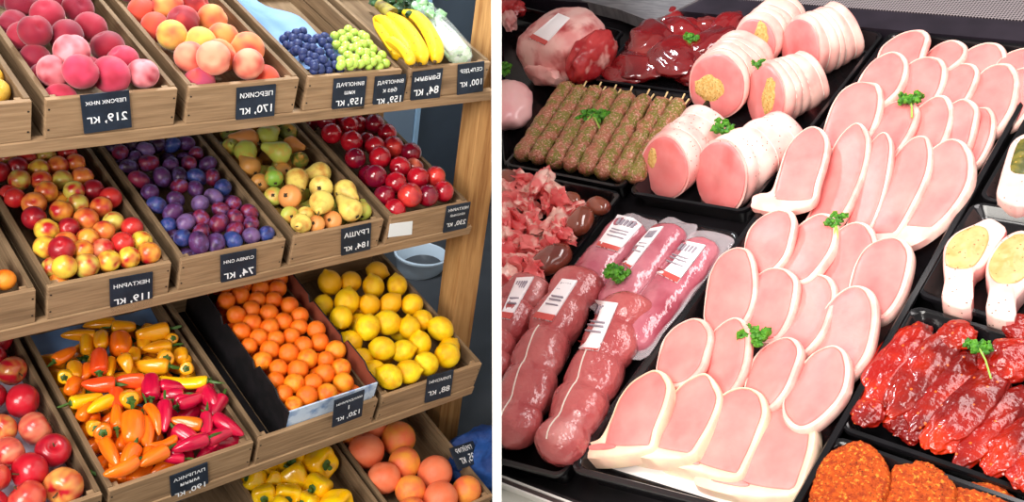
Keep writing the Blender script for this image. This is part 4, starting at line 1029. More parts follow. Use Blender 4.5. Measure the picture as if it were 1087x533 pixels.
tray([(601, 499), (836, 560), (1122, 50), (944, 33)], 'large black tray of pork loin chops', lift=0.004, rim=0.012, depth=0.038)
tray([(1037, 211), (1190, 240), (1240, 140), (1092, 116)], 'black tray of herb crusted chops at the right edge', depth=0.018)
tray([(970, 312), (1160, 372), (1230, 245), (1033, 213)], 'black tray of pale marinated cutlets', depth=0.018)
tray([(888, 455), (1150, 545), (1240, 402), (968, 322)], 'black tray of glossy red marinated ribs', depth=0.028)
tray([(780, 640), (1080, 760), (1160, 556), (884, 460)], 'black tray of orange breaded cutlets', depth=0.026)
pp = [hr(*c, -0.034) for c in ((632, 492), (800, 545), (845, 470), (680, 425))]
o = mesh_obj('tray_paper', quad_prism(pp, -DR - 0.0345, -DR - 0.033).mesh('paper', False), mat('white tray paper', K(246, 240, 238), rough=0.5), MR, 'R')
tagp(o, 'white paper sheet under the front row of pork chops', 'paper')
pp = [hr(*c, -0.040) for c in ((541, 158), (600, 102), (600, 80), (541, 90))]
o = mesh_obj('tray_paper', quad_prism(pp, -DR - 0.046, -DR - 0.042).mesh('paper', False), mat('pale pink tray paper', K(236, 220, 232), rough=0.5), MR, 'R')
tagp(o, 'pale pinkish paper sheet beneath the lamb beside the skewers', 'paper')

# ---- pork chops
STD = [(0.04, 0.5), (0.28, 0.45), (0.45, 0.28), (0.5, 0.02), (0.46, -0.22), (0.30, -0.43), (0.05, -0.51), (-0.24, -0.46), (-0.40, -0.30), (-0.45, -0.08), (-0.46, 0.14), (-0.36, 0.34), (-0.18, 0.46)]
FOOT = [(0.04, 0.5), (0.28, 0.45), (0.45, 0.28), (0.5, 0.02), (0.49, -0.25), (0.44, -0.44), (0.20, -0.51), (-0.30, -0.53), (-0.84, -0.50), (-0.92, -0.44), (-0.84, -0.38), (-0.54, -0.33), (-0.46, -0.12), (-0.46, 0.14), (-0.36, 0.34), (-0.18, 0.46)]
LONGF = [(0.0, 0.5), (0.22, 0.47), (0.42, 0.33), (0.5, 0.10), (0.47, -0.15), (0.33, -0.40), (0.05, -0.60), (-0.28, -0.66), (-0.55, -0.60), (-0.58, -0.50), (-0.46, -0.32), (-0.45, -0.08), (-0.46, 0.14), (-0.36, 0.34), (-0.18, 0.46)]
def chop_mesh(kind, wd, L, th, seed):
    rnd = random.Random(seed)
    out = spline([V((x * wd * rnd.uniform(0.96, 1.04), y * L * rnd.uniform(0.97, 1.03), 0)) for x, y in kind], 4)
    n = len(out); lean = []
    for i_, p in enumerate(out):
        t = (out[(i_ + 1) % n] - out[i_ - 1]).normalized(); nn = V((t.y, -t.x, 0))
        if nn.dot(p) < 0: nn = -nn
        a = math.degrees(math.atan2(p.y / L, p.x / wd))
        k = 1.0 if -120 < a < 55 else (max(0, 1 - (a - 55) / 35) if a >= 55 else max(0, 1 - (-120 - a) / 30))
        band = wd * (0.022 + 0.088 * k)
        q = p - nn * band
        if kind is not STD and q.y < -0.40 * L:
            q.y = -0.40 * L - 0.02 * L * math.cos(q.x / wd * 3); q.x = max(q.x, -0.40 * wd)
        if q.x < -0.43 * wd: q.x = -0.43 * wd
        lean.append(q)
    zf = lambda x, y: 0.006 * math.sin(x / wd * 2.2 + seed) + 0.004 * math.sin(y / L * 5 + seed * 2)
    lm = MB().slab(lean, 0.001, th, 0.003, 0.0015 + 0.001 * rnd.random(), zf, 5)
    def z(p, h): return V((p.x, p.y, h + zf(p.x, p.y)))
    def ins(k): return [p + (q - p) * k for p, q in zip(out, lean)]
    fm_ = MB().rings([[z(p, 0.002) for p in lean], [z(p, 0) for p in ins(0.3)], [z(p, 0.003) for p in out], [z(p, th - 0.003) for p in out], [z(p, th + 0.0006) for p in ins(0.22)], [z(p, th + 0.0003) for p in ins(0.85)], [z(p, th - 0.002) for p in lean]], False, False)
    n_ = len(out); m_ = len(fm_.v) // n_
    fm_.f += [((m_ - 1) * n_ + j, (m_ - 1) * n_ + (j + 1) % n_, (j + 1) % n_, j) for j in range(n_)]
    return lm.mesh('lean'), fm_.mesh('fat_rim')
S_, F_, G_ = STD, FOOT, LONGF
chops = [  # row from the front: (top x, y, bottom x, y, width, outline, thickness, lift)
 [(694,396,664,480,64,F_,.033,0), (748,402,708,486,62,F_,.033,0), (797,416,752,500,66,F_,.033,0), (838,426,808,520,78,F_,.034,0)],
 [(735,343,712,404,54,S_,.017,0), (781,347,752,420,54,S_,.017,0), (836,365,804,430,54,S_,.017,0), (886,378,846,450,58,S_,.019,0)],
 [(785,274,763,352,50,S_,.016,0), (826,290,804,355,54,S_,.016,0), (868,297,838,370,54,S_,.016,0), (910,314,877,398,64,S_,.018,0)],
 [(828,231,803,286,52,S_,.016,0), (872,236,842,297,54,S_,.016,0), (912,246,886,314,50,S_,.016,0), (948,260,918,330,56,S_,.019,0)],
 [(862,141,840,208,44,F_,.018,.004), (910,143,872,232,46,G_,.018,.002), (938,154,910,238,36,G_,.018,0), (976,158,934,246,48,G_,.018,0), (1013,162,974,240,58,G_,.020,0)],
 [(920,96,889,152,50,S_,.015,0), (956,111,929,162,50,S_,.015,0), (994,110,966,172,48,S_,.016,0), (1020,115,1000,168,46,S_,.015,.001), (1040,122,1022,174,42,S_,.013,-.016)],
 [(948,65,920,112,46,S_,.015,0), (988,69,960,114,48,S_,.015,0), (1023,71,998,114,42,S_,.015,0), (1060,74,1038,136,50,S_,.018,0), (1085,80,1062,130,44,S_,.016,-.004)],
 [(968,39,946,78,48,S_,.014,0), (1010,49,990,78,42,S_,.014,0), (1050,54,1028,90,44,S_,.015,0), (1090,56,1064,96,42,S_,.015,0)]]
sd = 0; LOW = []
for ri, row in enumerate(chops):
    for ci, (tx, ty, bx, by, wpx, kind, th, lift) in enumerate(row):
        sd += 1
        h = -0.012 + lift + (-0.022 if ri == 0 else 0) + (0.007 if ci == 0 and ri else 0) + (0.012 if ri == 4 and ci == 0 else 0) + (0.005 if ri and ci == len(row) - 1 else 0) + (len(row) - 1 - ci) * (0.006 if ri == 0 else 0.002)
        T, B = hr(tx, ty, h + th), hr(bx, by, h + th)
        c = (T + B) / 2; L = (T - B).length; Y = (T - B).normalized(); Z = V((0, 0, 1)); X = Y.cross(Z)
        wd = r3(wpx, c) * (1.12 if ri else 1.04)
        a, b = math.radians((9.5 if ci else 4) if ri else 7), math.radians(9 if ri else 2)
        X2 = X * math.cos(a) + Z * math.sin(a); Y2 = (Y * math.cos(b) + Z * math.sin(b)); Y2 = (Y2 - X2 * X2.dot(Y2)).normalized(); Z2 = X2.cross(Y2)
        lm, fm_ = chop_mesh(kind, wd, L * (1.09 if ri else 1.02), th, sd)
        root = empty('pork_chop', MR @ frame(c - Z2 * th, X2, Y2, Z2), 'R')
        mesh_obj('lean', lm, leanm, I4, 'R', root); mesh_obj('fat_rim', fm_, fatm if ri else rindm, I4, 'R', root)
        if ri == 0:
            mesh_obj('tail_muscle', MB().slab(spline([V(p) for p in ((-.70 * wd, -.42 * L, 0), (-.45 * wd, -.40 * L, 0), (-.20 * wd, -.435 * L, 0), (-.30 * wd, -.47 * L, 0), (-.66 * wd, -.465 * L, 0))], 4), th - 0.002, th + 0.0022, 0.0012, 0.0008, lambda x, y: 0.006 * math.sin(x / wd * 2.2 + sd) + 0.004 * math.sin(y / L * 5 + sd * 2)).mesh('tail_muscle'), leanm, I4, 'R', root)
        end = ' with thick cut end' if ri == 0 else ''
        tagp(root, f'pork loin chop{end}, {ORD[ci + 1]} from left, {ORD[ri + 1]} row from the front', 'pork chop', 'pork loin chops in the large tray')

# ---- rolled roasts
skinm = mat('roast fat skin', K(246, 198, 186), K(234, 156, 148), ns=16, lo=0.4, hi=0.7, rough=0.4, spec=0.4, sss=0.1, bump=(60, 0.3))
skinp = mat('peppered roast skin', K(250, 210, 200), K(236, 160, 154), ns=16, lo=0.4, hi=0.7, rough=0.4, spec=0.4, sss=0.1, bump=(60, 0.3), spots=(K(110, 58, 36), 105, 0.15))
facem = mat('roast cut face', K(236, 126, 126), K(242, 152, 148), ns=20, lo=0.35, hi=0.7, rough=0.4, spec=0.4, sss=0.12, c3=K(226, 100, 98), ns3=12, lo3=0.55, hi3=0.75)
twine = mat('butcher twine', K(240, 226, 214), rough=0.8)
def roast(fx, fy, bx, by, rpx, h, label, stuff=None, m=skinm, taper=0.85, n_pinch=5, sq=0.9, obl=0.5):
    f0 = hr(fx, fy, h); R_ = r3(rpx, f0); b0 = hr(bx, by, h)
    Y = (b0 - f0); L = Y.length; Y.normalize(); Z = V((0, 0, 1)); X = Y.cross(Z).normalized(); Z = X.cross(Y)
    root = empty('rolled_roast', MR @ frame(f0, X, Y, Z), 'R')
    rs = []; n = 30; seg = n_pinch * 6
    def rad(t):
        k = abs(math.sin(PI * n_pinch * (t + 0.045 * math.sin(t * 9 + fx)))) ** 0.6
        e = 1 if t < 0.9 else math.sqrt(max(0.02, 1 - ((t - 0.9) / 0.1) ** 2 * 0.75))
        return R_ * (1 + (taper - 1) * t) * (0.915 + 0.085 * k) * e
    def pt(a, t, k=1.0):
        w_ = 1 + 0.07 * noise.noise(V((math.cos(a) * 1.4, math.sin(a) * 1.4, fx * 0.1 + t * 3)))
        zz = rad(t) * k * w_ * math.sin(a) * sq
        return V((rad(t) * k * w_ * math.cos(a), L * t + obl * zz * max(0, 1 - t * 1.4), zz))
    for i_ in range(seg + 1): rs.append([pt(2 * PI * j / n, i_ / seg) for j in range(n)])
    mesh_obj('fat_jacket', MB().rings(rs).mesh('jacket'), m, I4, 'R', root)
    fr0 = [pt(2 * PI * j / n, 0.0, 0.93) for j in range(n)]
    mb = MB().rings([[p + V((0, 0.002, 0)) for p in fr0], [p + V((0, -0.004, 0)) for p in fr0], [V((p.x * 0.93, -0.006 + obl * p.z * 0.93, p.z * 0.93)) for p in fr0], [V((p.x * 0.5, -0.0075 + obl * p.z * 0.5, p.z * 0.5)) for p in fr0], [V((p.x * 0.02, -0.008, p.z * 0.02)) for p in fr0]])
    mesh_obj('cut_face', mb.mesh('cut_face'), facem, I4, 'R', root)
    if stuff:
        sx, sz, sw, sh_ = stuff
        mesh_obj('stuffing', MB().ico((sx * R_, -0.006 + obl * sz * R_ * sq, sz * R_ * sq), R_, 3, 0.22, 2.0, fx, (sw, 0.06, sh_), obl).mesh('stuffing'), stuffm, I4, 'R', root)
    for i_ in range(1, n_pinch):
        t = i_ / n_pinch; t -= 0.045 * math.sin(t * 9 + fx)
        path = [pt(2 * PI * j / 24, t, 1.01) for j in range(25)]
        mesh_obj('twine', MB().tube(path, 0.0011, 5).mesh('twine'), twine, I4, 'R', root)
    tagp(root, label, 'roast', 'rolled pork roasts')
roast(801, 46, 836, 12, 29, 0.016, 'stuffed pork roast at the back left of the roast tray', (0.28, 0.15, 0.32, 0.6), taper=0.95)
roast(850, 54, 900, 30, 38, 0.014, 'large netted pork roast at the back right of the roast tray', None, taper=0.92, n_pinch=5, obl=0.35)
roast(761, 91, 796, 56, 37, 0.024, 'stuffed pork roast facing front, left in the middle of the tray', (-0.2, -0.05, 0.5, 0.36), taper=0.95)
roast(813, 104, 866, 78, 39, 0.016, 'netted stuffed pork roast at the right middle of the roast tray', (0.22, 0.2, 0.3, 0.48), taper=0.8, n_pinch=5, obl=0.4)
roast(706, 178, 756, 132, 35, 0.010, 'peppered pork roast at the front left of the roast tray', (-0.45, 0.25, 0.18, 0.30), m=skinp, taper=0.95, n_pinch=4)
roast(765, 188, 842, 138, 42, 0.010, 'peppered pork roast at the front right of the roast tray', None, m=skinp, taper=0.72, n_pinch=4)

# ---- minced meat skewers
koftam = mat('minced meat', K(176, 108, 82), K(128, 120, 46), ns=48, lo=0.44, hi=0.56, rough=0.4, spec=0.5, c3=K(214, 160, 142), ns3=230, lo3=0.54, hi3=0.62, bump=(190, 1.0, 0.004), detail=5, spots=(K(92, 84, 40), 210, 0.2))
stickm = mat('bamboo stick', K(226, 196, 140), rough=0.6)
tops = [(604, 90), (618, 94), (634, 95), (650, 98), (667, 100), (685, 103), (704, 106), (722, 108)]
bots = [(552, 168), (568, 171), (586, 176), (604, 179), (621, 183), (638, 187), (655, 190), (671, 192)]
for i_, (t, b) in enumerate(zip(tops, bots)):
    a, c = hr(*b, 0.002), hr(*t, 0.002); Y = (c - a).normalized(); L = (c - a).length; R_ = r3(10.0, (a + c) / 2)
    root = empty('meat_skewer', MR @ frame(a, Y.cross(V((0, 0, 1))), Y, V((0, 0, 1))), 'R')
    rs = []
    for s in range(41):
        t_ = s / 40; e = math.sqrt(max(0.03, 1 - max(0, (abs(t_ - 0.5) - 0.45) / 0.05) ** 2))
        rs.append([V((R_ * e * math.cos(q) * (1 + 0.30 * noise.noise(V((math.cos(q) * 2, math.sin(q) * 2, t_ * 16 + i_ * 9)))), t_ * L, 0.92 * R_ * e * math.sin(q) * (1 + 0.30 * noise.noise(V((math.cos(q) * 2, math.sin(q) * 2, t_ * 16 + i_ * 9)))))) for q in [2 * PI * j / 16 for j in range(16)]])
    mesh_obj('minced_meat', MB().rings(rs).mesh('minced_meat'), koftam, I4, 'R', root)
    for k_ in range(2 if i_ not in (0, 4) else 1):
        x = R_ * (0.1 if k_ == 0 else 0.75)
        mesh_obj('stick', MB().tube([(x, L - 0.012, 0.0), (x + 0.002, L + 0.022 - 0.012 * k_, 0.006 - 0.006 * k_)], 0.0022, 6).mesh('stick'), stickm, I4, 'R', root)
    tagp(root, f'minced meat skewer, {ORD[i_ + 1]} from left in the skewer tray', 'skewer', 'minced meat skewers')

# ---- parsley
parsm = mat('parsley leaf', K(86, 150, 36), K(50, 108, 24), ns=90, rough=0.5, spec=0.35)
parst = mat('parsley stem', K(150, 190, 80), rough=0.5)
def parsley(px, py, h, size_px, seed, label, stem=None, n=44, spread=(1.0, 0.8, 0.5)):
    p = hr(px, py, h); s = r3(size_px, p); root = empty('parsley_sprig', MR @ Matrix.Translation(p), 'R')
    rnd = random.Random(seed); mb = MB()
    for _ in range(n):
        g_ = lambda a: max(-1.5 * a, min(1.5 * a, rnd.gauss(0, a)))
        c = V((g_(.42) * spread[0], g_(.42) * spread[1], abs(g_(.5)) * spread[2])) * s
        mb.ico(c, s * rnd.uniform(0.12, 0.21), 2, 1.0, 3.4, rnd.uniform(0, 99), (1, 1, 0.8))
    mesh_obj('foliage', mb.mesh('foliage'), parsm, I4, 'R', root)
    if stem:
        for dx, dy in stem:
            e = hr(px + dx, py + dy, h) - p
            mesh_obj('stem', MB().tube([V((0, 0, 0.004)), e * 0.5 + V((0.002, 0, 0.006)), e], [s * .07, s * .06, s * .06], 6).mesh('stem'), parst, I4, 'R', root)
    tagp(root, label, 'parsley', 'parsley sprigs garnishing the meat')
parsley(733, 43, 0.022, 12, 1, 'parsley sprig on the dark red liver')
parsley(808, 69, 0.066, 12, 2, 'parsley sprig between the four back roasts', spread=(1.2, .6, .4))
parsley(768, 138, 0.052, 16, 3, 'parsley sprig between the two peppered front roasts')
parsley(629, 124, 0.016, 17, 4, 'thin parsley sprig lying on the meat skewers', [(8, 13), (-8, 8)], n=34, spread=(1.3, .8, .15))
parsley(966, 107, 0.018, 16, 5, 'parsley sprig on chops near the back of the large tray', [(2, 18)])
parsley(887, 236, 0.018, 15, 6, 'parsley sprig in the middle of the large chop tray', [(2, 20), (-2, 18)], spread=(.8, 1, .5))
parsley(801, 359, 0.016, 19, 7, 'parsley sprig nearest the front of the large chop tray', [(6, -6)], n=50)
parsley(654, 292, 0.036, 17, 8, 'parsley sprig between the wrapped tenderloins', n=50, spread=(1.1, .7, .5))
parsley(1038, 369, 0.024, 17, 9, 'parsley sprig with long stem on the red marinated ribs', [(14, 33)], spread=(1.1, .7, .4))
parsley(536, 75, 0.03, 13, 10, 'parsley sprig at the left edge below the lamb leg', spread=(.8, 1, .5))

# ---- decals that lie on a curved surface
def decal(quad, objs, name, m, parent, nu=14, nv=8, off=0.003):
    bpy.context.view_layer.update()
    trees = []
    for o in objs:
        mw = o.matrix_world
        trees.append(BVHTree.FromPolygons([mw @ v.co for v in o.data.vertices], [tuple(p.vertices) for p in o.data.polygons]))
    pts = []; last = None
    zdir = (RR @ V((0, 0, 1)))
    for j in range(nv + 1):
        for i_ in range(nu + 1):
            u, v = i_ / nu, j / nv
            px = (quad[0][0] * (1 - u) + quad[1][0] * u) * (1 - v) + (quad[3][0] * (1 - u) + quad[2][0] * u) * v
            py = (quad[0][1] * (1 - u) + quad[1][1] * u) * (1 - v) + (quad[3][1] * (1 - u) + quad[2][1] * u) * v
            d = ray(px, py).normalized(); best = None
            for t in trees:
                loc, nor, idx, dist = t.ray_cast(CAM, d)
                if loc and (best is None or dist < best[0]): best = (dist, loc)
            if best is None: best = (proj(last)[2] if last else 1.6, last if last else MR @ hr(px, py))
            last = best[1]; pts.append(last)
    # light smoothing, then lift along the counter's up direction
    W_ = nu + 1
    for _ in range(6):
        q = list(pts)
        for j in range(nv + 1):
            for i_ in range(nu + 1):
                nb = [q[b * W_ + a] for a, b in ((i_ - 1, j), (i_ + 1, j), (i_, j - 1), (i_, j + 1)) if 0 <= a <= nu and 0 <= b <= nv]
                if 0 < i_ < nu and 0 < j < nv: pts[j * W_ + i_] = sum(nb, V()) / 4
    Mi = parent.matrix_world.inverted()
    top = [Mi @ (p + zdir * (off + 0.0006)) for p in pts]; bot = [Mi @ (p + zdir * off * 0.3) for p in pts]
    n_ = W_ * (nv + 1); fs = []
    for j in range(nv):
        for i_ in range(nu):
            a = j * W_ + i_; f = (a, a + 1, a + W_ + 1, a + W_); fs += [f, tuple(reversed([t + n_ for t in f]))]
    ring = list(range(W_)) + [j * W_ + nu for j in range(1, nv + 1)] + [nv * W_ + i_ for i_ in range(nu - 1, -1, -1)] + [j * W_ for j in range(nv - 1, 0, -1)]
    for a, b in zip(ring, ring[1:] + ring[:1]): fs.append((a, a + n_, b + n_, b))
    return mesh_obj(name, MB().add(top + bot, fs).mesh(name), m, I4, 'R', parent)
stick_w = mat('white sticker', K(250, 246, 248), rough=0.3, spec=0.5)
stick_r = mat('red sticker end', K(206, 84, 78), rough=0.35)
ink = mat('grey sticker print', K(160, 152, 164), rough=0.5)
def lerp(a, b, t): return (a[0] + (b[0] - a[0]) * t, a[1] + (b[1] - a[1]) * t)
def sticker(quad, objs, parent, red=0.14, code=True):
    """quad: far-left, far-right, near-right, near-left in the photo"""
    o = decal(quad, objs, 'label', stick_w, parent)
    a, b, c, d = quad
    if red:
        decal([lerp(d, a, red), lerp(c, b, red), c, d], objs, 'red_band', stick_r, o, 10, 3, off=0.0038)
    if code:
        def P(u, v): return lerp(lerp(a, b, u), lerp(d, c, u), v)
        for k_ in range(5):
            u0 = 0.14 + 0.14 * k_
            decal([P(u0, .10), P(u0 + .08, .10), P(u0 + .08, .27), P(u0, .27)], objs, 'barcode_bar', ink, o, 2, 3, off=0.0042)
        for v0 in (.42, .50, .62):
            decal([P(.12, v0), P(.80, v0), P(.80, v0 + .018), P(.12, v0 + .018)], objs, 'print_line', ink, o, 8, 1, off=0.0042)

# ---- trussed tenderloins in film
tendm = mat('wrapped tenderloin', K(174, 74, 76), K(192, 100, 98), ns=16, lo=0.35, hi=0.7, rough=0.25, spec=0.5, coat=0.8, coat_r=0.07, bump=(34, 0.9, 0.008), c3=K(224, 164, 160), ns3=9, lo3=0.6, hi3=0.78)
def tender(tx, ty, bx, by, rpx, label, n_pinch=6, seed=1, h=0.006, quad=None, red=0.14):
    a, c = hr(bx, by, h), hr(tx, ty, h); Y = (c - a).normalized(); L = (c - a).length; R_ = r3(rpx, (a + c) / 2)
    X = Y.cross(V((0, 0, 1)))
    root = empty('wrapped_tenderloin', MR @ frame(a, X, Y, V((0, 0, 1))), 'R')
    def pt(q, t, k=1.0):
        e = math.sqrt(max(0.01, 1 - max(0, (abs(t - 0.5) - 0.40) / 0.10) ** 2)); pn = abs(math.sin(PI * n_pinch * t + 0.2)) ** 0.5
        r_ = R_ * (0.90 + 0.16 * t) * e * (0.78 + 0.22 * pn) * (1 + 0.16 * noise.noise(V((math.cos(q) * 1.3, math.sin(q) * 1.3, t * 6 + seed * 5))))
        return V((r_ * k * math.cos(q) + 0.006 * math.sin(t * 5 + seed), t * L, 0.8 * r_ * k * math.sin(q)))
    rs = [[pt(2 * PI * j / 28, s / 60) for j in range(28)] for s in range(61)]
    body = mesh_obj('meat', MB().rings(rs).mesh('meat'), tendm, I4, 'R', root)
    for i_ in range(1, n_pinch):
        t = (i_ - 0.2 / PI) / n_pinch
        mesh_obj('twine', MB().tube([pt(2 * PI * j / 24, t, 1.01) for j in range(25)], 0.0009, 5).mesh('twine'), mat('stained twine', K(196, 120, 112), rough=0.5), I4, 'R', root)
    mesh_obj('twine', MB().tube([pt(1.75, t / 40, 1.015) for t in range(2, 24)], 0.0013, 5).mesh('twine'), twine, I4, 'R', root)
    tagp(root, label, 'meat', 'wrapped tenderloins')
    if quad: sticker(quad, [body], root, red)
    return root
tender(676, 316, 582, 490, 32, 'trussed tenderloin in film beside the chop tray', 5, 1, 0.010, zc((530, 280), [(505, 198), (630, 215), (525, 465), (405, 450)]))
tender(618, 288, 534, 474, 31, 'trussed tenderloin in film, middle of the three', 5, 2, 0.010, zc((530, 280), [(335, 85), (415, 95), (280, 310), (180, 290)]))
tender(566, 298, 492, 420, 30, 'trussed tenderloin in film at the left edge of the meat display', 4, 3, 0.010, zc((530, 280), [(95, 80), (185, 75), (60, 300), (5, 290)]))
tender(530, 375, 470, 470, 26, 'trussed tenderloin in film at the lower left, mostly cut off', 4, 4, 0.004)
# flat vacuum packs behind them
vacm = mat('vacuum packed meat', K(176, 80, 98), K(200, 124, 136), ns=12, lo=0.35, hi=0.7, rough=0.16, spec=0.5, coat=1.0, coat_r=0.05, bump=(30, 0.8, 0.006), c3=K(150, 48, 66), ns3=10, lo3=0.55, hi3=0.75)
vfilm = mat('vacuum film', K(244, 232, 238), rough=0.1, spec=0.6, alpha=0.25, coat=0.8, bump=(50, 0.6, 0.004))
def vac(tx, ty, bx, by, rpx, label, quad, seed, h=0.002, red=0.12):
    a, c = hr(bx, by, h), hr(tx, ty, h); Y = (c - a).normalized(); L = (c - a).length; R_ = r3(rpx, (a + c) / 2); X = Y.cross(V((0, 0, 1)))
    root = empty('vacuum_pack', MR @ frame(a, X, Y, V((0, 0, 1))), 'R'); rs = []
    for s in range(41):
        t = s / 40; e = math.sqrt(max(0.02, 1 - max(0, (abs(t - 0.5) - 0.38) / 0.12) ** 2))
        rs.append([V((R_ * e * math.cos(q) * (1 + 0.1 * noise.noise(V((math.cos(q), math.sin(q), t * 5 + seed * 3)))), t * L, 0.62 * R_ * e * math.sin(q) * (1 + 0.18 * noise.noise(V((math.cos(q) * 2, math.sin(q) * 2, t * 8 + seed)))))) for q in [2 * PI * j / 26 for j in range(26)]])
    body = mesh_obj('meat', MB().rings(rs).mesh('meat'), vacm, I4, 'R', root)
    out = [V((x * R_, y * L, 0)) for x, y in ((-1.0, -.02), (1.0, -.02), (1.12, .3), (1.1, .8), (1.1, 1.05), (.3, 1.08), (-.9, 1.06), (-1.1, .7), (-1.1, .2))]
    mesh_obj('film_seam', MB().slab(spline(out, 4), -0.0015, 0.0005, 0.0004, 0, lambda x, y: 0.003 * math.sin(x * 90 + y * 60)).mesh('film'), vfilm, I4, 'R', root)
    tagp(root, label, 'meat pack', 'vacuum packed meat')
    sticker(quad, [body], root, red)
vac(673, 236, 606, 318, 24, 'vacuum packed meat with white sticker, left at the back of its tray', zc((600, 220), [(250*1.12, 40*1.12), (380*1.12, 70*1.12), (250*1.12, 215*1.12), (150*1.12, 185*1.12)]), 1)
vac(716, 241, 646, 330, 23, 'vacuum packed meat with narrow white sticker, middle at the back', zc((600, 220), [(405*1.12, 105*1.12), (465*1.12, 95*1.12), (310*1.12, 295*1.12), (262*1.12, 265*1.12)]), 2)
vac(752, 256, 660, 372, 25, 'vacuum packed meat with white sticker beside the chop tray', zc((600, 220), [(550*1.12, 160*1.12), (665*1.12, 185*1.12), (530*1.12, 362*1.12), (415*1.12, 305*1.12)]), 3)

# ---- leg of lamb and its neighbours
lambm = mat('lamb fat', K(238, 190, 182), K(226, 146, 142), ns=14, lo=0.42, hi=0.66, rough=0.4, spec=0.45, bump=(40, 0.4), c3=K(176, 56, 58), ns3=16, lo3=0.53, hi3=0.7, sss=0.08)
def blob(name, px, py, h, ax_px, ang, sq, amp, freq, seed, m, parent=None, sub=4):
    p = hr(px, py, h); s = r3(ax_px, p); _a = hr(px - 5 * math.cos(math.radians(ang)), py - 5 * math.sin(math.radians(ang)), h); _b = hr(px + 5 * math.cos(math.radians(ang)), py + 5 * math.sin(math.radians(ang)), h)
    X = (_b - _a).normalized(); Z = V((0, 0, 1)); Y = Z.cross(X)
    M4 = MR @ frame(p, X, Y, Z)
    return mesh_obj(name, MB().ico((0, 0, 0), s, sub, amp, freq, seed, sq).mesh(name), m, (parent.matrix_world.inverted() @ M4) if parent else M4, 'R', parent)
leg = blob('leg_of_lamb', 600, 50, 0.030, 58, 14, (1.0, 0.80, 0.62), 0.16, 1.3, 3, lambm)
bpy.context.view_layer.update()
blob('cut_face', 629, 60, 0.032, 31, -42, (1.15, 0.62, 0.80), 0.16, 2.4, 5, redm, leg)
blob('fat_fold', 578, 78, 0.012, 24, 20, (1.2, 0.5, 0.5), 0.3, 2, 8, lambm, leg, 3)
tagp(leg, 'leg of lamb with white sticker and red cut face at the top left', 'meat')
sticker([(593, 15), (605, 20), (578, 49), (562, 41)], [leg], leg, 0.14, False)
o = blob('lamb_shoulder', 536, 112, 0.02, 34, 70, (1.15, 0.9, 0.6), 0.14, 1.4, 6, mat('pink meat skin', K(240, 168, 172), K(244, 192, 190), ns=12, rough=0.35, coat=0.3, bump=(30, 0.3)))
tagp(o, 'smooth pink piece of lamb at the left edge beside the skewers', 'meat')
o = blob('meat_scrap', 536, 8, 0.03, 22, 20, (1.1, 0.9, 0.7), 0.4, 1.8, 9, redm); tagp(o, 'red and white meat scrap at the top left corner of the counter', 'meat')
o = blob('meat_scrap', 541, 22, 0.028, 15, 80, (1.4, 0.5, 0.6), 0.3, 1.8, 10, lambm); tagp(o, 'pale pink meat scrap beside the lamb leg at the left edge', 'meat')

# ---- liver
livm = mat('liver', K(134, 20, 24), K(104, 14, 20), ns=9, lo=0.4, hi=0.7, rough=0.12, spec=0.6, coat=1.0, coat_r=0.05, bump=(26, 0.5, 0.005), c3=K(170, 56, 46), ns3=7, lo3=0.6, hi3=0.8)
livers = [(712, 16, 16, 60, 'at the back left corner'), (676, 70, 30, 20, 'at the front left'), (693, 45, 36, 60, 'in the middle left'), (718, 62, 34, 40, 'in the front middle'), (735, 75, 26, 20, 'at the front right'), (748, 28, 18, 30, 'round and small at the back'), (755, 48, 30, -35, 'beside the stuffed roast'), (722, 32, 24, 40, 'behind the parsley'), (660, 80, 20, 10, 'at the front left corner'), (772, 26, 22, -60, 'thin at the back right')]
for i_, (px, py, s_, ang, where) in enumerate(livers):
    o = blob('liver_slice', px, py, -0.010 + 0.004 * (i_ % 4), s_ * 1.25, ang, (1.0, 0.66, 0.32), 0.26, 1.3, i_ + 20, livm); tagp(o, f'glossy dark red liver slice {where} of its tray', 'liver', 'liver slices')

# ---- trimmings and kidneys
trimm = mat('pink trimmings', K(218, 76, 80), K(238, 128, 124), ns=26, lo=0.4, hi=0.66, rough=0.3, spec=0.5, coat=0.3, bump=(50, 0.5), c3=K(248, 206, 192), ns3=22, lo3=0.52, hi3=0.64)
kidm = mat('kidney', K(140, 74, 52), K(112, 48, 38), ns=10, rough=0.12, spec=0.6, coat=1.0, coat_r=0.05)
trims = [(560,205,14,60),(575,195,16,-65),(590,208,16,40),(545,215,15,20),(603,222,14,10),(565,225,16,80),(590,238,16,120),(550,238,16,40),(575,245,14,0),(598,250,13,30),(540,255,15,70),(560,262,16,20),(585,258,12,60),(545,280,15,10),(565,283,14,50),(534,235,14,90),(536,200,14,40),(535,295,16,30),(556,300,14,0),(582,215,12,90),(553,190,12,30),(600,240,12,80),(572,270,13,100),(530,268,16,20)]
rnd = random.Random(8); its = []
for i_, (px, py, s_, ang) in enumerate(trims):
    o = blob('meat_trimming', px, py, 0.012 + rnd.uniform(-.01, .014), s_ * 1.15, ang, (1.25, rnd.uniform(.5, .75), rnd.uniform(.45, .7)), 0.75, 2.4, i_ + 40, trimm, None, 3)
    p = hr(px, py); its.append((p.x, p.y, o))
o = blob('meat_trimming', 573, 193, 0.036, 15, -60, (1.5, .5, .5), 0.35, 1.9, 99, trimm, None, 3); tagp(o, 'pointed pink meat trimming sticking up at the back of its tray', 'meat')
auto_labels(its, 0.03, lambda o, c, rw: tagp(o, f'pink marbled meat trimming, {c} from left, {rw} row from front of its tray', 'meat', 'meat trimmings'))
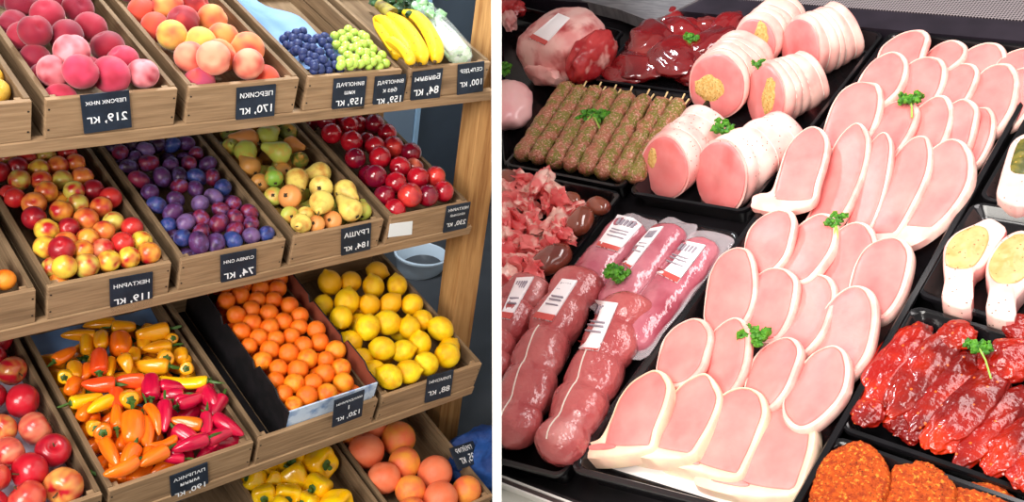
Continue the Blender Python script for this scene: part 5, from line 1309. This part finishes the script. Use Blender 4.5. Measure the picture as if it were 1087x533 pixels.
for px, py, s_, ang, where in ((616, 235, 20, -60, 'upright brown kidney at the right of the trimmings'), (635, 219, 15, 20, 'reddish kidney in the right corner of the trimmings tray'), (585, 276, 24, -30, 'orange brown kidney at the front of the trimmings tray'), (606, 212, 13, 20, 'small kidney behind the upright brown one'), (540, 189, 14, 20, 'dark kidney at the back left of the trimmings tray')):
    o = blob('kidney', px, py, 0.012, s_, ang, (1.05, 0.72, 0.62), 0.10, 1.3, px, kidm, None, 3); tagp(o, where, 'kidney')

# ---- cutlets, ribs, breaded cutlets
def slab_px(pts, h, th, bev, dome, n=3, zf=None):
    q = [hr(px, py, h) for px, py in pts]; c = sum(q, V()) / len(q)
    return c, MB().slab(spline([p - c for p in q], n), -th, 0.0, bev, dome, zf, 8)
cutm = mat('pale cutlet', K(244, 204, 192), K(234, 164, 158), ns=14, lo=0.45, hi=0.7, rough=0.4, spec=0.4, sss=0.1, bump=(50, 0.3), spots=(K(86, 64, 40), 100, 0.15))
cutr = mat('cutlet cut side', K(226, 116, 116), K(244, 190, 182), ns=14, rough=0.35)
crum = mat('beige marinade', K(206, 176, 116), K(190, 156, 92), ns=40, rough=0.35, spec=0.5, bump=(60, 0.6), spots=(K(170, 92, 40), 80, 0.14), spots2=(K(96, 96, 48), 100, 0.13))
crug = mat('green herb marinade', K(120, 110, 44), K(74, 78, 34), ns=60, rough=0.35, spec=0.5, bump=(60, 0.8), spots=(K(190, 150, 70), 90, 0.16))
def cutlet(outline, crust, label, cm):
    c, mb = slab_px(outline, 0.018, 0.034, 0.004, 0.002)
    root = empty('marinated_cutlet', MR @ Matrix.Translation(c - V((0, 0, 0.034))), 'R')
    me = mb.mesh('cutlet'); me.materials.append(cutm); me.materials.append(cutr)
    for p in me.polygons:
        if p.normal.z < 0.4 and p.normal.x > 0.2: p.material_index = 1
    mesh_obj('meat', me, None, Matrix.Translation((0, 0, 0.034)), 'R', root)
    c2, mb2 = slab_px(crust, 0.0215, 0.003, 0.0015, 0.002, 3, lambda x, y: 0.002 * noise.noise(V((x * 120, y * 120, 0))))
    mesh_obj('crust', mb2.mesh('crust'), cm, Matrix.Translation(c2 - c + V((0, 0, 0.034))), 'R', root)
    tagp(root, label, 'cutlet', 'marinated cutlets')
cutlet(zc((870, 230), [(652,250),(660,150),(720,80),(820,35),(890,5),(940,20),(990,70),(930,160),(870,250),(815,300),(800,480),(652,445),(660,330)]),
       zc((870, 230), [(665,240),(680,140),(740,80),(830,45),(880,60),(895,120),(855,210),(800,265),(720,270)]), 'pale cutlet with beige marinade, left in its tray', crum)
cutlet(zc((870, 230), [(878,300),(890,220),(950,130),(1020,80),(1090,70),(1150,120),(1160,250),(1100,360),(1040,440),(1030,545),(885,510),(895,380)]),
       zc((870, 230), [(895,290),(905,220),(960,140),(1030,95),(1090,95),(1130,170),(1110,280),(1040,345),(940,345)]), 'pale cutlet with beige marinade at the right edge of the photo', crum)
cutlet(zc((870, 100), [(940,540),(950,450),(985,330),(1010,260),(1060,215),(1120,205),(1190,260),(1200,420),(1150,560),(1040,590)]),
       zc((870, 100), [(1010,400),(1025,310),(1060,240),(1120,225),(1170,290),(1160,390),(1090,420)]), 'cutlet with dark green herb crust at the right edge', crug)
ribm = mat('red glazed rib', K(152, 14, 4), K(196, 46, 8), ns=14, lo=0.42, hi=0.68, rough=0.3, spec=0.3, coat=0.7, coat_r=0.05, bump=(34, 0.6, 0.010), c3=K(112, 8, 3), ns3=10, lo3=0.43, hi3=0.62, spots=(K(220, 100, 30), 60, 0.13))
ribs = [(985,338,915,440,46,'along the left tray edge'),(1012,348,940,448,44,'second from the left tray edge'),(1030,346,1000,366,34,'at the back of the tray'),(1040,372,958,462,46,'left of the parsley stem'),(1068,388,990,478,46,'under the parsley stem'),
        (1094,366,1050,398,50,'at the back right, beside the parsley'),(1090,412,1016,494,42,'crossing the middle right'),(1104,446,1050,504,38,'near the right photo edge'),(1120,478,1078,516,34,'at the front right corner'),(962,440,945,458,26,'as a small chunk at the front'),(1100,340,1070,356,30,'at the far right back'),(930,425,912,452,30,'at the front left corner'),(975,452,962,470,24,'as a small chunk left of the fold')]
for i_, (tx, ty, bx, by, wp, where) in enumerate(ribs):
    L = math.hypot(tx - bx, ty - by); ang = math.degrees(math.atan2(ty - by, tx - bx))
    o = blob('marinated_rib', (tx + bx) / 2, (ty + by) / 2, -0.006 + 0.006 * (i_ % 3), L / 2 * 1.16, ang, (1.0, min(0.98, wp / L * 0.96), min(0.5, wp / L * 0.44)), 0.20, 1.7, i_ + 60, ribm, None, 5)
    tagp(o, f'glossy red marinated rib {where}', 'rib', 'red marinated ribs')
brem = mat('orange breading', K(190, 78, 16), K(150, 52, 10), ns=120, lo=0.4, hi=0.62, rough=0.7, spec=0.25, c3=K(232, 140, 48), ns3=200, lo3=0.56, hi3=0.68, bump=(220, 1.0, 0.004), detail=5, spots=(K(84, 44, 14), 170, 0.17))
def breaded(outline, h, th, label, seed):
    q = [hr(px, py, h) for px, py in outline]; c = sum(q, V()) / len(q)
    mb = MB().slab(spline([p - c for p in q], 8), -th, 0.0, 0.006, 0.004, None, 26)
    for v in mb.v:
        k = noise.noise(v * 330 + V((seed, 0, 0))) + 0.6 * noise.noise(v * 160)
        v += V((v.x, v.y, 0)).normalized() * 0.0014 * k + V((0, 0, 0.0016 * k))
    o = mesh_obj('breaded_cutlet', mb.mesh('breaded'), brem, MR @ Matrix.Translation(c), 'R'); tagp(o, label, 'cutlet', 'orange breaded cutlets')
breaded(zc((870, 426), [(-30,400),(0,320),(60,255),(140,215),(215,200),(300,245),(360,330),(375,420),(330,540),(200,640),(20,620),(-60,520)]), 0.010, 0.022, 'orange breaded cutlet at the left of the front right tray', 1)
breaded(zc((870, 426), [(360,420),(390,335),(470,320),(540,305),(640,350),(715,425),(725,520),(680,640),(520,720),(370,660),(330,540)]), 0.002, 0.022, 'orange breaded cutlet in the middle of the front right tray', 2)
breaded(zc((870, 426), [(700,520),(740,430),(820,420),(910,420),(1000,470),(1080,545),(1100,640),(1000,740),(800,720),(700,640)]), -0.004, 0.022, 'orange breaded cutlet at the right of the front right tray', 3)

# ------------------------------------------------------------------ trim what meets the partition, so that nothing passes through it
bpy.context.view_layer.update()
half = TH / 2 + 0.0012
for name in list(SIDE):
    o = bpy.data.objects.get(name)
    if not o or o.type != 'MESH' or SIDE[name] not in ('L', 'R'): continue
    sgn = 1 if SIDE[name] == 'R' else -1
    mw = o.matrix_world
    ds = [((mw @ v.co) - CAM).dot(PN) * sgn for v in o.data.vertices]
    if min(ds) >= half: continue
    if max(ds) <= half:
        for ch in list(o.children_recursive) if hasattr(o, 'children_recursive') else []: bpy.data.objects.remove(ch)
        bpy.data.objects.remove(o); continue
    me = o.data.copy(); o.data = me
    bm = bmesh.new(); bm.from_mesh(me)
    Mi = mw.inverted(); co_ = Mi @ (CAM + PN * half * sgn); no_ = (mw.to_3x3().transposed() @ (PN * sgn)).normalized()
    r_ = bmesh.ops.bisect_plane(bm, geom=list(bm.verts) + list(bm.edges) + list(bm.faces), plane_co=co_, plane_no=no_, clear_inner=True)
    ed = [e for e in r_['geom_cut'] if isinstance(e, bmesh.types.BMEdge)]
    if ed: bmesh.ops.edgeloop_fill(bm, edges=ed)
    bm.to_mesh(me); bm.free()
for o in list(bpy.data.objects):
    if o.type == 'EMPTY' and not o.children: bpy.data.objects.remove(o)
